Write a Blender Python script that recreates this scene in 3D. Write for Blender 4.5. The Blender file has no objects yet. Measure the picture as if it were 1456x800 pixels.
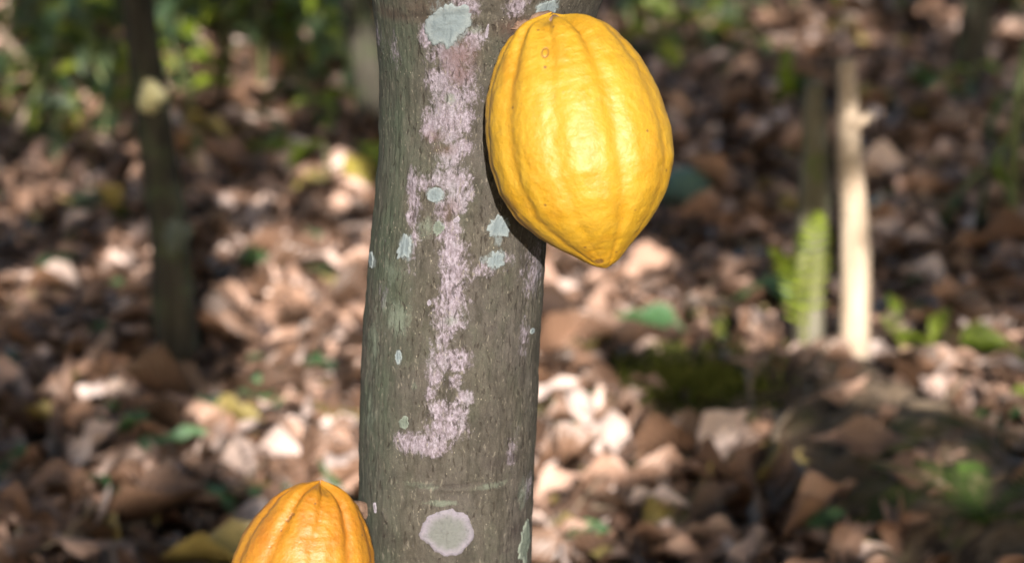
import bpy, math, random
import numpy as np
from mathutils import Vector, Matrix

random.seed(11)
rng = np.random.default_rng(11)
SC = bpy.context.scene
COL = SC.collection
R = math.radians
PI = math.pi

# ------------------------------------------------------------------ camera, sky, sun, exposure
CAM_H, CAM_Y, PITCH, HFOV = 1.2, -1.68, R(15), R(25)
cam_data = bpy.data.cameras.new('camera')
cam = bpy.data.objects.new('camera', cam_data)
COL.objects.link(cam)
cam.location = (0, CAM_Y, CAM_H)
cam.rotation_euler = (PI / 2 - PITCH, 0, 0)
cam_data.sensor_width = 36
cam_data.lens = 18 / math.tan(HFOV / 2)
cam_data.clip_start, cam_data.clip_end = 0.05, 500
cam_data.dof.use_dof = True
cam_data.dof.focus_distance = 1.65
cam_data.dof.aperture_fstop = 5.2
SC.camera = cam

SUN_EL, SUN_AZ = R(20.5), R(3.5)            # azimuth measured from straight behind the camera towards the right
SUN = np.array([math.sin(SUN_AZ) * math.cos(SUN_EL), -math.cos(SUN_AZ) * math.cos(SUN_EL), math.sin(SUN_EL)])
world = bpy.data.worlds.new('World')
SC.world = world
world.use_nodes = True
wn = world.node_tree
bg = wn.nodes['Background']
sky = wn.nodes.new('ShaderNodeTexSky')
sky.sky_type = 'NISHITA'
sky.sun_disc = False
sky.sun_elevation = SUN_EL
sky.air_density, sky.dust_density, sky.ozone_density = 0.8, 2.5, 0.4    # hazy warm afternoon air
sky.sun_rotation = PI - SUN_AZ           # sun behind the camera, a little to the right
wn.links.new(sky.outputs[0], bg.inputs[0])
bg.inputs[1].default_value = 0.105

sun_data = bpy.data.lights.new('sun', 'SUN')
sun_data.energy = 5.0
sun_data.angle = R(0.53)
sun_data.color = (1.0, 0.94, 0.88)
sun = bpy.data.objects.new('sun', sun_data)
COL.objects.link(sun)
sun.rotation_euler = Vector(SUN).to_track_quat('Z', 'Y').to_euler()

SC.view_settings.view_transform = 'Standard'
SC.view_settings.look = 'None'
SC.view_settings.gamma = 1
SC.view_settings.exposure = 1.32
SC.view_settings.use_curve_mapping = False
SC.cycles.use_denoising = True
SC.cycles.max_bounces = 8

# ------------------------------------------------------------------ geometry of the view (measuring helper)
TH = math.tan(HFOV / 2)
CP, SP = math.cos(PITCH), math.sin(PITCH)
CAM = np.array([0, CAM_Y, CAM_H])


def ray(u, v):
    dx, dy = (u - 728) / 728 * TH, -(v - 400) / 728 * TH
    return np.array([dx, CP + dy * SP, -SP + dy * CP])


def at_y(u, v, y):
    d = ray(u, v)
    return CAM + d * ((y - CAM_Y) / d[1])


def project(p):
    q = np.atleast_2d(p) - CAM
    f = q[:, 1] * CP - q[:, 2] * SP
    up = q[:, 1] * SP + q[:, 2] * CP
    return 728 + q[:, 0] / f / TH * 728, 400 - up / f / TH * 728, f


# ------------------------------------------------------------------ numpy noise
def _hash(ix, iy, iz, seed):
    h = (ix * 374761393 + iy * 668265263 + iz * 2147483647 + seed * 974634777).astype(np.int64)
    h = (h ^ (h >> 13)) * 1274126177
    h = h & 0xFFFFFFFF
    h = ((h ^ (h >> 16)) * 2246822519) & 0xFFFFFFFF
    return ((h ^ (h >> 13)) & 0xFFFFFF) / float(0xFFFFFF)


def vnoise(x, y, z=0.0, seed=0):
    x, y, z = np.broadcast_arrays(np.asarray(x, float), np.asarray(y, float), np.asarray(z, float))
    ix, iy, iz = np.floor(x).astype(np.int64), np.floor(y).astype(np.int64), np.floor(z).astype(np.int64)
    fx, fy, fz = x - ix, y - iy, z - iz
    fx, fy, fz = [f * f * (3 - 2 * f) for f in (fx, fy, fz)]
    r = 0
    for a in (0, 1):
        for b in (0, 1):
            for c in (0, 1):
                w = (fx if a else 1 - fx) * (fy if b else 1 - fy) * (fz if c else 1 - fz)
                r = r + w * _hash(ix + a, iy + b, iz + c, seed)
    return r * 2 - 1


def fbm(x, y, z=0.0, o=4, seed=0):
    r, a, t = 0, 1.0, 0
    for i in range(o):
        r = r + a * vnoise(np.asarray(x) * 2 ** i, np.asarray(y) * 2 ** i, np.asarray(z) * 2 ** i, seed + i * 7)
        t += a
        a *= 0.5
    return r / t


def sstep(a, b, x):
    t = np.clip((x - a) / (b - a), 0, 1)
    return t * t * (3 - 2 * t)


# ------------------------------------------------------------------ mesh helpers
def mk_mesh(name, verts, quads, mats, mat_idx=None, uv=None, attrs=None, smooth=True):
    me = bpy.data.meshes.new(name)
    verts = np.asarray(verts, np.float32)
    quads = np.asarray(quads, np.int32)
    n, k = quads.shape
    me.vertices.add(len(verts))
    me.vertices.foreach_set('co', verts.ravel())
    me.loops.add(n * k)
    me.loops.foreach_set('vertex_index', quads.ravel())
    me.polygons.add(n)
    me.polygons.foreach_set('loop_start', np.arange(0, n * k, k, dtype=np.int32))
    me.update(calc_edges=True)
    if smooth:
        me.polygons.foreach_set('use_smooth', np.ones(n, bool))
    for m in (mats if isinstance(mats, (list, tuple)) else [mats]):
        me.materials.append(m)
    if mat_idx is not None:
        me.polygons.foreach_set('material_index', np.asarray(mat_idx, np.int32))
    if uv is not None:
        l = me.uv_layers.new(name='UVMap')
        l.data.foreach_set('uv', np.asarray(uv, np.float32)[quads.ravel()].ravel())
    for nm, arr in (attrs or {}).items():
        a = me.attributes.new(nm, 'FLOAT', 'POINT')
        a.data.foreach_set('value', np.asarray(arr, np.float32))
    me.update()
    return me


def link(name, data, parent=None, loc=None, rot=None, **props):
    o = bpy.data.objects.new(name, data)
    COL.objects.link(o)
    if parent is not None:
        o.parent = parent
    if loc is not None:
        o.location = loc
    if rot is not None:
        o.rotation_euler = rot
    for k, v in props.items():
        if v:
            o[k] = v
    return o


def thing(name, label, category, loc=(0, 0, 0), group=None, data=None, rot=None):
    return link(name, data, None, loc, rot, label=label, category=category, group=group)


def grid_quads(nr, nc, wrap=False):
    i, j = np.meshgrid(np.arange(nr - 1), np.arange(nc if wrap else nc - 1), indexing='ij')
    j2 = (j + 1) % nc
    return np.stack([i * nc + j, i * nc + j2, (i + 1) * nc + j2, (i + 1) * nc + j], -1).reshape(-1, 4)


def tube(pts, radii, ns=10, wob=0.0, seed=0, sub=1):
    """closed tapered tube along a polyline, wobbled by noise"""
    pts, radii = np.asarray(pts, float), np.asarray(radii, float)
    if sub > 1:
        t = np.linspace(0, len(pts) - 1, (len(pts) - 1) * sub + 1)
        k = np.arange(len(pts))
        # smooth the polyline a little (Catmull-Rom through the points)
        P = np.vstack([2 * pts[0] - pts[1], pts, 2 * pts[-1] - pts[-2]])
        i = np.minimum(t.astype(int), len(pts) - 2)
        f = (t - i)[:, None]
        a, b, c, d = P[i], P[i + 1], P[i + 2], P[i + 3]
        pts2 = 0.5 * (2 * b + (c - a) * f + (2 * a - 5 * b + 4 * c - d) * f ** 2 + (3 * b - a - 3 * c + d) * f ** 3)
        radii = np.interp(t, k, radii)
        pts = pts2
    T = np.gradient(pts, axis=0)
    T /= np.linalg.norm(T, axis=1)[:, None]
    ref = np.array([0.0, 1.0, 0.0]) if abs(T[0, 1]) < 0.9 else np.array([1.0, 0, 0])
    V = []
    for p, t, r in zip(pts, T, radii):
        s = np.cross(t, ref)
        s /= np.linalg.norm(s)
        q = np.cross(s, t)
        th = np.linspace(0, 2 * PI, ns, endpoint=False)
        c = np.cos(th)[:, None] * s + np.sin(th)[:, None] * q
        rr = r * (1 + wob * fbm(c[:, 0] * 1.5 + p[0] * 9, c[:, 1] * 1.5 + p[1] * 9, p[2] * 12 + c[:, 2], 3, seed))
        V.append(p + c * rr[:, None])
    n = len(pts)
    V = np.vstack(V + [pts[:1], pts[-1:]])
    Q = grid_quads(n, ns, True)
    j = np.arange(ns)
    c0 = np.stack([np.full(ns, n * ns), (j + 1) % ns, j, j], -1)
    c1 = np.stack([np.full(ns, n * ns + 1), (n - 1) * ns + j, (n - 1) * ns + (j + 1) % ns, (n - 1) * ns + (j + 1) % ns], -1)
    return V, Q, c0[:, :3], c1[:, :3]


def tube_mesh(name, pts, radii, mat, ns=10, wob=0.0, seed=0, sub=1):
    return multi_tube_mesh(name, [(pts, radii)], mat, ns, wob, seed, sub)


def multi_tube_mesh(name, tubes, mat, ns=10, wob=0.0, seed=0, sub=1):
    me = bpy.data.meshes.new(name)
    Vs, Fs, off = [], [], 0
    for pts, radii in tubes:
        V, Q, a, b = tube(pts, radii, ns, wob, seed, sub)
        Vs.append(V)
        for A in (Q, a, b):
            Fs += (A + off).tolist()
        off += len(V)
    me.from_pydata(np.vstack(Vs).tolist(), [], Fs)
    me.polygons.foreach_set('use_smooth', np.ones(len(me.polygons), bool))
    me.materials.append(mat)
    me.update()
    return me


# ------------------------------------------------------------------ node helpers
class Mat:
    def __init__(self, name):
        self.m = bpy.data.materials.new(name)
        self.m.use_nodes = True
        self.t = self.m.node_tree
        self.b = self.t.nodes['Principled BSDF']
        self.out = self.t.nodes['Material Output']

    def n(self, typ, out=0, props=None, **ins):
        nd = self.t.nodes.new(typ)
        for k, v in (props or {}).items():
            setattr(nd, k, v)
        for k, v in ins.items():
            key = int(k[1:]) if k[0] == 'i' and k[1:].isdigit() else k.replace('_', ' ')
            self.put(nd.inputs[key], v)
        return nd.outputs[out]

    def put(self, sock, v):
        if hasattr(v, 'is_linked'):
            self.t.links.new(v, sock)
        elif isinstance(v, (tuple, list)) and len(v) == 3 and sock.type == 'RGBA':
            sock.default_value = (*v, 1)
        else:
            sock.default_value = v

    def coord(self, which='Object', scale=None, loc=None):
        c = self.t.nodes.new('ShaderNodeTexCoord').outputs[which]
        if scale is not None or loc is not None:
            c = self.n('ShaderNodeMapping', Vector=c, Scale=scale or (1, 1, 1), Location=loc or (0, 0, 0))
        return c

    def noise(self, vec, scale, detail=4, rough=0.55, dist=0.0, out=0):
        return self.n('ShaderNodeTexNoise', out, Vector=vec, Scale=scale, Detail=detail, Roughness=rough, Distortion=dist)

    def ramp(self, fac, stops, interp='LINEAR'):
        nd = self.t.nodes.new('ShaderNodeValToRGB')
        cr = nd.color_ramp
        cr.interpolation = interp
        while len(cr.elements) < len(stops):
            cr.elements.new(0.5)
        for e, (p, c) in zip(cr.elements, stops):
            e.position = p
            e.color = (*c, 1) if isinstance(c, (tuple, list)) else (c, c, c, 1)
        self.put(nd.inputs[0], fac)
        return nd.outputs[0]

    def mix(self, f, a, b, mode='MIX'):
        return self.n('ShaderNodeMix', 2, dict(data_type='RGBA', blend_type=mode), i0=f, i6=a, i7=b)

    def math(self, op, a, b=0.5, c=0.5, clamp=False):
        return self.n('ShaderNodeMath', 0, dict(operation=op, use_clamp=clamp), i0=a, i1=b, i2=c)

    def attr(self, name):
        return self.n('ShaderNodeAttribute', 2, dict(attribute_name=name))

    def remap(self, v, a, b, c=0.0, d=1.0):
        return self.n('ShaderNodeMapRange', 0, Value=v, From_Min=a, From_Max=b, To_Min=c, To_Max=d)

    def bump(self, h, strength, dist, normal=None):
        nd = self.t.nodes.new('ShaderNodeBump')
        self.put(nd.inputs['Height'], h)
        nd.inputs['Strength'].default_value = strength
        nd.inputs['Distance'].default_value = dist
        if normal is not None:
            self.put(nd.inputs['Normal'], normal)
        return nd.outputs[0]

    def set(self, color=None, rough=None, normal=None, spec=None, **kw):
        b = self.b
        if color is not None:
            self.put(b.inputs['Base Color'], color)
        if rough is not None:
            self.put(b.inputs['Roughness'], rough)
        if normal is not None:
            self.put(b.inputs['Normal'], normal)
        if spec is not None:
            self.put(b.inputs['Specular IOR Level'], spec)
        for k, v in kw.items():
            self.put(b.inputs[k.replace('_', ' ')], v)
        return self.m


def leaf_material(name, cols, rough=0.6, spec=0.4, translucent=0.0, tcol=None, mottle=0.5):
    """a leaf: tint varies from leaf to leaf, midrib and side veins, blotches; cols = three shades"""
    M = Mat(name)
    isl = M.n('ShaderNodeNewGeometry', 8)
    obr = M.n('ShaderNodeObjectInfo', 5)
    rnd = M.math('FRACT', M.math('ADD', isl, obr))
    base = M.ramp(rnd, [(0.0, cols[0]), (0.5, cols[1]), (1.0, cols[2])])
    oc = M.coord('Object')
    blot = M.noise(oc, 38, 4, 0.65)
    base = M.mix(M.remap(blot, 0.42, 0.72, 0, mottle), base, tuple(c * 0.45 for c in cols[0]))
    uv = M.coord('UV')
    sx = M.n('ShaderNodeSeparateXYZ', 0, Vector=uv)
    sy = M.n('ShaderNodeSeparateXYZ', 1, Vector=uv)
    av = M.math('ABSOLUTE', M.math('SUBTRACT', sy, 0.5))
    rib = M.remap(av, 0.0, 0.06, 1, 0)
    vein = M.math('SINE', M.math('MULTIPLY', M.math('SUBTRACT', sx, M.math('MULTIPLY', av, 0.5)), 75.0))
    vv = M.remap(vein, 0.75, 1.0, 0, 0.35)
    base = M.mix(M.math('MULTIPLY', M.math('MAXIMUM', rib, vv), 0.45), base, tuple(min(1, c * 1.35 + 0.02) for c in cols[2]))
    nrm = M.bump(M.math('ADD', M.math('MULTIPLY', vein, 0.5), blot), 0.5, 0.003)
    M.set(base, rough, nrm, spec)
    if translucent:
        tr = M.n('ShaderNodeBsdfTranslucent', 0, Color=tcol or cols[2], Normal=nrm)
        sh = M.n('ShaderNodeMixShader', 0, i0=translucent, i1=M.b.outputs[0], i2=tr)
        M.t.links.new(sh, M.out.inputs[0])
    return M.m


# ------------------------------------------------------------------ materials
LEAF_KINDS = [   # colour word, three shades, share of the litter
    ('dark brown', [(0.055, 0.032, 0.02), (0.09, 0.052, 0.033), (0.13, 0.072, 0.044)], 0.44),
    ('brown', [(0.125, 0.068, 0.040), (0.19, 0.106, 0.066), (0.27, 0.157, 0.102)], 0.26),
    ('reddish tan', [(0.29, 0.168, 0.11), (0.39, 0.238, 0.168), (0.50, 0.325, 0.245)], 0.25),
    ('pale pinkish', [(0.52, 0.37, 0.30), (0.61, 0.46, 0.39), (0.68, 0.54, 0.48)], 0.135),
    ('olive yellow', [(0.16, 0.12, 0.03), (0.26, 0.19, 0.06), (0.38, 0.30, 0.1)], 0.05),
    ('green', [(0.03, 0.075, 0.028), (0.05, 0.11, 0.04), (0.08, 0.17, 0.06)], 0.025),
]
M_LITTER = [leaf_material(k[0].replace(' ', '_') + '_leaf_material', k[1], 0.38, 0.6) for k in LEAF_KINDS]
M_GREEN = leaf_material('glossy_green_leaf', [(0.026, 0.05, 0.022), (0.045, 0.078, 0.036), (0.085, 0.12, 0.05)], 0.33, 0.6, 0.25, (0.18, 0.25, 0.04), 0.25)
M_LIGHTGREEN = leaf_material('yellow_green_leaf', [(0.10, 0.14, 0.010), (0.17, 0.22, 0.018), (0.24, 0.28, 0.035)], 0.4, 0.45, 0.35, (0.3, 0.4, 0.04), 0.2)
M_CANOPY = leaf_material('canopy_leaf', [(0.035, 0.07, 0.02), (0.05, 0.10, 0.03), (0.08, 0.13, 0.035)], 0.4, 0.4, 0.32, (0.22, 0.27, 0.07), 0.2)
M_YELLOWLEAF = leaf_material('yellowing_leaf', [(0.35, 0.28, 0.05), (0.45, 0.36, 0.07), (0.5, 0.42, 0.12)], 0.45, 0.4, 0.2, (0.5, 0.4, 0.05), 0.3)


def soil_material():
    M = Mat('dark_leaf_mould')
    c = M.coord('Object')
    n1 = M.noise(c, 6, 6, 0.6)
    n2 = M.noise(c, 55, 5, 0.65)
    col = M.ramp(M.mix(0.5, n1, n2), [(0.3, (0.02, 0.013, 0.008)), (0.5, (0.045, 0.03, 0.02)), (0.7, (0.10, 0.062, 0.04))])
    return M.set(col, 0.9, M.bump(n2, 0.8, 0.01), 0.2)


def mound_material():
    M = Mat('mossy_brown_earth')
    c = M.coord('Object')
    n1 = M.noise(c, 9, 6, 0.65)
    n2 = M.noise(c, 70, 5, 0.7)
    col = M.ramp(M.mix(0.5, n1, n2), [(0.3, (0.055, 0.036, 0.022)), (0.5, (0.15, 0.105, 0.068)), (0.68, (0.28, 0.205, 0.14))])
    col = M.mix(M.remap(M.noise(c, 5, 4, 0.6), 0.52, 0.6, 0, 0.8), col, (0.06, 0.075, 0.015))
    return M.set(col, 0.9, M.bump(n2, 0.9, 0.012), 0.2)


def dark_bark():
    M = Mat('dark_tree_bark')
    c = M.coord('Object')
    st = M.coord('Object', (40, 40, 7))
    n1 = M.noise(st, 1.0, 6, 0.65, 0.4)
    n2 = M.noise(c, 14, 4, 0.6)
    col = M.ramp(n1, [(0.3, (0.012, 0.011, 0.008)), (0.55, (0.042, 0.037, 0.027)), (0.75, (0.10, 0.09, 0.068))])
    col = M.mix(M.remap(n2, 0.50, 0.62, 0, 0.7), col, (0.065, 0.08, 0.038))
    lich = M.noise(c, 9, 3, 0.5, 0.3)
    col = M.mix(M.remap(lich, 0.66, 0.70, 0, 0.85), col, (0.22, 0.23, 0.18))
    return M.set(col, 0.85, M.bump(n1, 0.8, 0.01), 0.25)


def main_bark():
    M = Mat('grey_brown_cocoa_bark')
    c = M.coord('Object')
    wob = M.noise(c, 70, 3, 0.6, 0, 1)
    cw = M.n('ShaderNodeVectorMath', 0, dict(operation='MULTIPLY_ADD'), i0=wob, i1=(0.006, 0.006, 0.006), i2=c)

    def sc(x, z, l=(0, 0, 0)):
        return M.n('ShaderNodeMapping', Vector=cw, Scale=(x, x, z), Location=l)
    fib = M.noise(sc(230, 105), 1.0, 6, 0.68, 0.3)                  # wavy vertical fibres
    slit = M.noise(sc(400, 105, (3, 1, 7)), 1.0, 2, 0.5, 0.4)      # short dark slits
    fine = M.noise(c, 650, 3, 0.75)
    grit = M.noise(c, 1100, 2, 0.6)
    broad = M.noise(M.coord('Object', (16, 16, 9)), 1.0, 4, 0.6)
    patch = M.noise(M.coord('Object', (34, 34, 18), (5, 5, 5)), 1.0, 6, 0.7)
    col = M.ramp(fib, [(0.28, (0.033, 0.027, 0.020)), (0.5, (0.052, 0.0435, 0.0335)), (0.72, (0.080, 0.069, 0.055))])
    col = M.mix(M.remap(broad, 0.45, 0.62, 0, 0.6), col, (0.060, 0.050, 0.0455))           # purplish brown areas
    col = M.mix(M.remap(patch, 0.52, 0.66, 0, 0.35), col, (0.047, 0.052, 0.032))          # greenish film
    mot = M.noise(sc(75, 48, (2, 8, 1)), 1.0, 5, 0.7)
    col = M.mix(M.remap(mot, 0.51, 0.66, 0, 0.72), col, (0.027, 0.022, 0.017))
    col = M.mix(M.remap(mot, 0.47, 0.33, 0, 0.35), col, (0.088, 0.079, 0.066))
    alg = M.math('MULTIPLY', M.attr('algae'), M.remap(patch, 0.3, 0.62, 0.15, 0.95))
    col = M.mix(alg, col, (0.042, 0.052, 0.035))
    red = M.math('MULTIPLY', M.attr('stain'), M.remap(fib, 0.35, 0.6, 0.95, 0.4))
    col = M.mix(red, col, (0.062, 0.034, 0.025))
    # crustose lichen streak: soft mask broken up by noise
    brk = M.noise(sc(170, 110), 1.0, 7, 0.78, 0.3)
    brk2 = M.noise(sc(520, 300), 1.0, 4, 0.7)
    pk = M.math('ADD', M.attr('crust'), M.math('ADD', M.math('MULTIPLY', M.math('SUBTRACT', brk, 0.5), 2.3), M.math('MULTIPLY', M.math('SUBTRACT', brk2, 0.5), 1.0)))
    pm = M.remap(pk, 0.36, 0.78)
    pcol = M.ramp(M.math('ADD', M.math('MULTIPLY', brk2, 0.6), M.math('MULTIPLY', fib, 0.4)), [(0.36, (0.085, 0.066, 0.070)), (0.5, (0.165, 0.137, 0.158)), (0.62, (0.265, 0.232, 0.268))])
    pcol = M.mix(M.remap(patch, 0.5, 0.68, 0, 0.55), pcol, (0.175, 0.168, 0.175))
    pcol = M.mix(M.math('MULTIPLY', M.attr('stain'), 0.75), pcol, (0.10, 0.06, 0.055))
    col = M.mix(M.math('MULTIPLY', pm, 0.9), col, pcol)
    # grey-green sage crusts
    sg = M.remap(M.math('ADD', M.attr('sage'), M.math('MULTIPLY', M.math('SUBTRACT', brk, 0.5), 1.8)), 0.40, 0.85)
    col = M.mix(M.math('MULTIPLY', sg, 0.62), col, M.mix(brk2, (0.085, 0.105, 0.075), (0.145, 0.165, 0.13)))
    bl = M.remap(M.math('ADD', M.attr('blue'), M.math('MULTIPLY', M.math('SUBTRACT', brk, 0.5), 1.5)), 0.42, 0.66)
    col = M.mix(M.math('MULTIPLY', bl, 0.8), col, M.mix(brk2, (0.092, 0.106, 0.105), (0.145, 0.163, 0.16)))
    # slits, specks
    sl = M.remap(slit, 0.60, 0.69)
    col = M.mix(M.math('MULTIPLY', sl, 0.7), col, (0.020, 0.015, 0.011))
    lt = M.remap(M.noise(sc(480, 150, (9, 9, 2)), 1.0, 2, 0.5), 0.62, 0.72)
    col = M.mix(M.math('MULTIPLY', lt, 0.5), col, (0.165, 0.145, 0.115))
    vor = M.n('ShaderNodeTexVoronoi', 0, Vector=M.coord('Object', (300, 300, 230)), Scale=1.0)
    spk = M.math('MULTIPLY', M.remap(vor, 0.08, 0.16, 1, 0), M.remap(M.noise(c, 60, 2, 0.5), 0.54, 0.6))
    col = M.mix(M.math('MULTIPLY', spk, 0.7), col, (0.24, 0.215, 0.165))
    dk = M.math('MULTIPLY', M.attr('dark'), M.remap(brk, 0.35, 0.6, 0.3, 1))
    col = M.mix(M.math('MULTIPLY', dk, 0.8), col, (0.022, 0.016, 0.014))
    col = M.mix(0.5, col, M.ramp(grit, [(0.3, 0.5), (0.7, 1.15)]), 'MULTIPLY')
    h = M.math('ADD', fib, M.math('SUBTRACT', M.math('MULTIPLY', fine, 0.5), M.math('MULTIPLY', sl, 0.5)))
    h = M.math('ADD', h, M.math('MULTIPLY', pm, 0.1))
    return M.set(col, 0.88, M.bump(h, 0.65, 0.0015), 0.2)


def lichen_material(name, inner, rim):
    M = Mat(name)
    c = M.coord('Object')
    n = M.noise(c, 330, 5, 0.7)
    n2 = M.noise(c, 110, 4, 0.6)
    col = M.mix(M.math('ADD', M.attr('rim'), M.math('MULTIPLY', M.math('SUBTRACT', n2, 0.5), 0.9), clamp=True), inner, rim)
    col = M.mix(M.remap(n, 0.52, 0.7, 0, 0.55), col, tuple(x * 0.55 for x in inner))
    return M.set(col, 0.9, M.bump(n, 0.7, 0.0015), 0.15)


def pod_material(name, a, b, c_):
    M = Mat(name)
    c = M.coord('Object')
    n1 = M.noise(M.coord('Object', (45, 45, 22)), 1.0, 4, 0.6, 0.3)
    n2 = M.noise(c, 170, 4, 0.6)
    n3 = M.noise(c, 620, 3, 0.6)
    col = M.ramp(n1, [(0.3, b), (0.52, a), (0.75, c_)])
    fur = M.attr('furrow')
    col = M.mix(M.math('MULTIPLY', M.remap(fur, 0.25, 0.95), 0.5), col, b)
    col = M.mix(M.remap(n2, 0.5, 0.75, 0, 0.35), col, c_)
    n4 = M.noise(c, 26, 5, 0.7, 0.5)
    col = M.mix(M.math('MULTIPLY', M.remap(n4, 0.56, 0.72, 0, 0.55), M.remap(fur, 0.1, 0.7, 0.25, 1)), col, (b[0] * 0.62, b[1] * 0.68, b[2]))
    # green tinge in places towards the stalk, brown specks
    vor = M.n('ShaderNodeTexVoronoi', 0, Vector=M.coord('Object', (105, 105, 105)), Scale=1.0)
    vc = M.n('ShaderNodeTexVoronoi', 1, Vector=M.coord('Object', (105, 105, 105)), Scale=1.0)
    pick = M.n('ShaderNodeSeparateColor', 0, Color=vc)
    spk = M.math('MULTIPLY', M.remap(vor, 0.09, 0.15, 1, 0), M.remap(pick, 0.70, 0.74))
    col = M.mix(M.math('MULTIPLY', spk, 0.8), col, (0.10, 0.045, 0.01))
    vor2 = M.n('ShaderNodeTexVoronoi', 0, Vector=M.coord('Object', (330, 330, 330)), Scale=1.0)
    sp2 = M.math('MULTIPLY', M.remap(vor2, 0.10, 0.2, 1, 0), M.remap(n1, 0.5, 0.6, 0, 0.45))
    col = M.mix(sp2, col, (0.33, 0.15, 0.012))
    scuff = M.noise(M.coord('Object', (60, 60, 20), (4, 2, 9)), 1.0, 6, 0.8, 0.6)
    col = M.mix(M.remap(scuff, 0.64, 0.74, 0, 0.4), col, (0.20, 0.095, 0.012))
    scar = M.attr('scar')
    col = M.mix(M.math('MULTIPLY', scar, 0.8), col, (0.12, 0.055, 0.012))
    h = M.math('ADD', M.math('MULTIPLY', n2, 1.0), M.math('MULTIPLY', n3, 0.25))
    M.set(col, M.remap(n2, 0.3, 0.7, 0.5, 0.64), M.bump(h, 0.6, 0.0014), 0.6)
    return M.m


def simple(name, stops, scale=(20, 20, 6), rough=0.8, bump=0.005, spec=0.3, extra=None):
    M = Mat(name)
    n = M.noise(M.coord('Object', scale), 1.0, 5, 0.65, 0.4)
    col = M.ramp(n, stops)
    if extra:
        e = M.noise(M.coord('Object', extra[1]), 1.0, 4, 0.6)
        col = M.mix(M.remap(e, extra[2], extra[2] + 0.08, 0, 0.9), col, extra[0])
    return M.set(col, rough, M.bump(n, 0.7, bump), spec)


M_SOIL = soil_material()
M_MOUND = mound_material()
M_DARKBARK = dark_bark()
M_BARK = main_bark()
M_POD = pod_material('ripe_yellow_pod_skin', (0.325, 0.180, 0.007), (0.30, 0.146, 0.004), (0.335, 0.200, 0.014))
M_POD2 = pod_material('orange_yellow_pod_skin', (0.285, 0.120, 0.003), (0.25, 0.085, 0.002), (0.30, 0.142, 0.006))
M_GREENPOD = pod_material('dull_green_pod_skin', (0.06, 0.11, 0.07), (0.04, 0.08, 0.05), (0.09, 0.14, 0.09))
M_STALK = simple('woody_pod_stalk', [(0.3, (0.07, 0.04, 0.028)), (0.7, (0.2, 0.125, 0.085))], (150, 150, 90), 0.8, 0.002)
M_STAKE = simple('peeled_tan_wood', [(0.3, (0.26, 0.19, 0.125)), (0.5, (0.42, 0.325, 0.235)), (0.75, (0.52, 0.42, 0.32))], (60, 60, 9), 0.7, 0.003)
M_MOSSWOOD = simple('mossy_old_wood', [(0.3, (0.06, 0.052, 0.034)), (0.55, (0.15, 0.135, 0.095)), (0.8, (0.27, 0.265, 0.22))], (40, 40, 8), 0.9, 0.004, 0.2, ((0.09, 0.115, 0.035), (14, 14, 9), 0.55))
M_TWIG = simple('dry_twig', [(0.3, (0.07, 0.05, 0.035)), (0.7, (0.22, 0.17, 0.12))], (60, 60, 60), 0.85, 0.002)
M_STEM = simple('green_stem', [(0.3, (0.06, 0.08, 0.03)), (0.7, (0.14, 0.16, 0.06))], (40, 40, 20), 0.6, 0.001)
M_MOSS = simple('green_moss', [(0.3, (0.05, 0.06, 0.012)), (0.55, (0.095, 0.105, 0.022)), (0.75, (0.16, 0.16, 0.04))], (30, 30, 30), 0.9, 0.002, 0.1)
M_DARKFERN = simple('dark_fern_green', [(0.3, (0.025, 0.05, 0.008)), (0.7, (0.06, 0.105, 0.016))], (30, 30, 30), 0.75, 0.001, 0.2)
M_L_BLUE = lichen_material('pale_blue_green_lichen', (0.115, 0.138, 0.143), (0.15, 0.172, 0.172))
M_L_SAGE = lichen_material('sage_green_lichen', (0.085, 0.10, 0.08), (0.12, 0.136, 0.112))
M_L_PINK = lichen_material('pinkish_grey_disc_lichen', (0.10, 0.103, 0.095), (0.155, 0.14, 0.16))
M_L_PALE = lichen_material('pale_cream_lichen', (0.36, 0.32, 0.15), (0.46, 0.42, 0.24))
M_L_LILAC = lichen_material('pale_lilac_lichen', (0.17, 0.15, 0.172), (0.22, 0.2, 0.225))

# ------------------------------------------------------------------ ground
_rp = np.array([at_y(u, v, y) for u, v, y in ((872, 520, 2.02), (945, 500, 2.0), (1020, 494, 1.97), (1130, 490, 1.95), (1225, 496, 1.90), (1300, 556, 1.66), (1456, 645, 1.32), (1600, 720, 1.05))])
RIDGE = _rp[:, :2]
RIDGE_H = np.maximum(_rp[:, 2] - 0.025, 0.02)


def ridge(x, y):
    best = np.full(np.shape(x), 9.0)
    side = np.zeros(np.shape(x))
    hh = np.zeros(np.shape(x))
    for i in range(len(RIDGE) - 1):
        a, b = RIDGE[i], RIDGE[i + 1]
        d = b - a
        L = np.hypot(*d)
        t = np.clip(((x - a[0]) * d[0] + (y - a[1]) * d[1]) / L ** 2, 0, 1)
        px, py = x - a[0] - t * d[0], y - a[1] - t * d[1]
        dist = np.hypot(px, py)
        m = dist < best
        best = np.where(m, dist, best)
        side = np.where(m, d[0] * py - d[1] * px, side)
        hh = np.where(m, RIDGE_H[i] * (1 - t) + RIDGE_H[i + 1] * t, hh)
    w = np.where(side > 0, 0.15, 0.36)           # steep behind, a longer slope in front
    return hh * (1 - sstep(0.08, 1.0, best / w))


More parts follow.
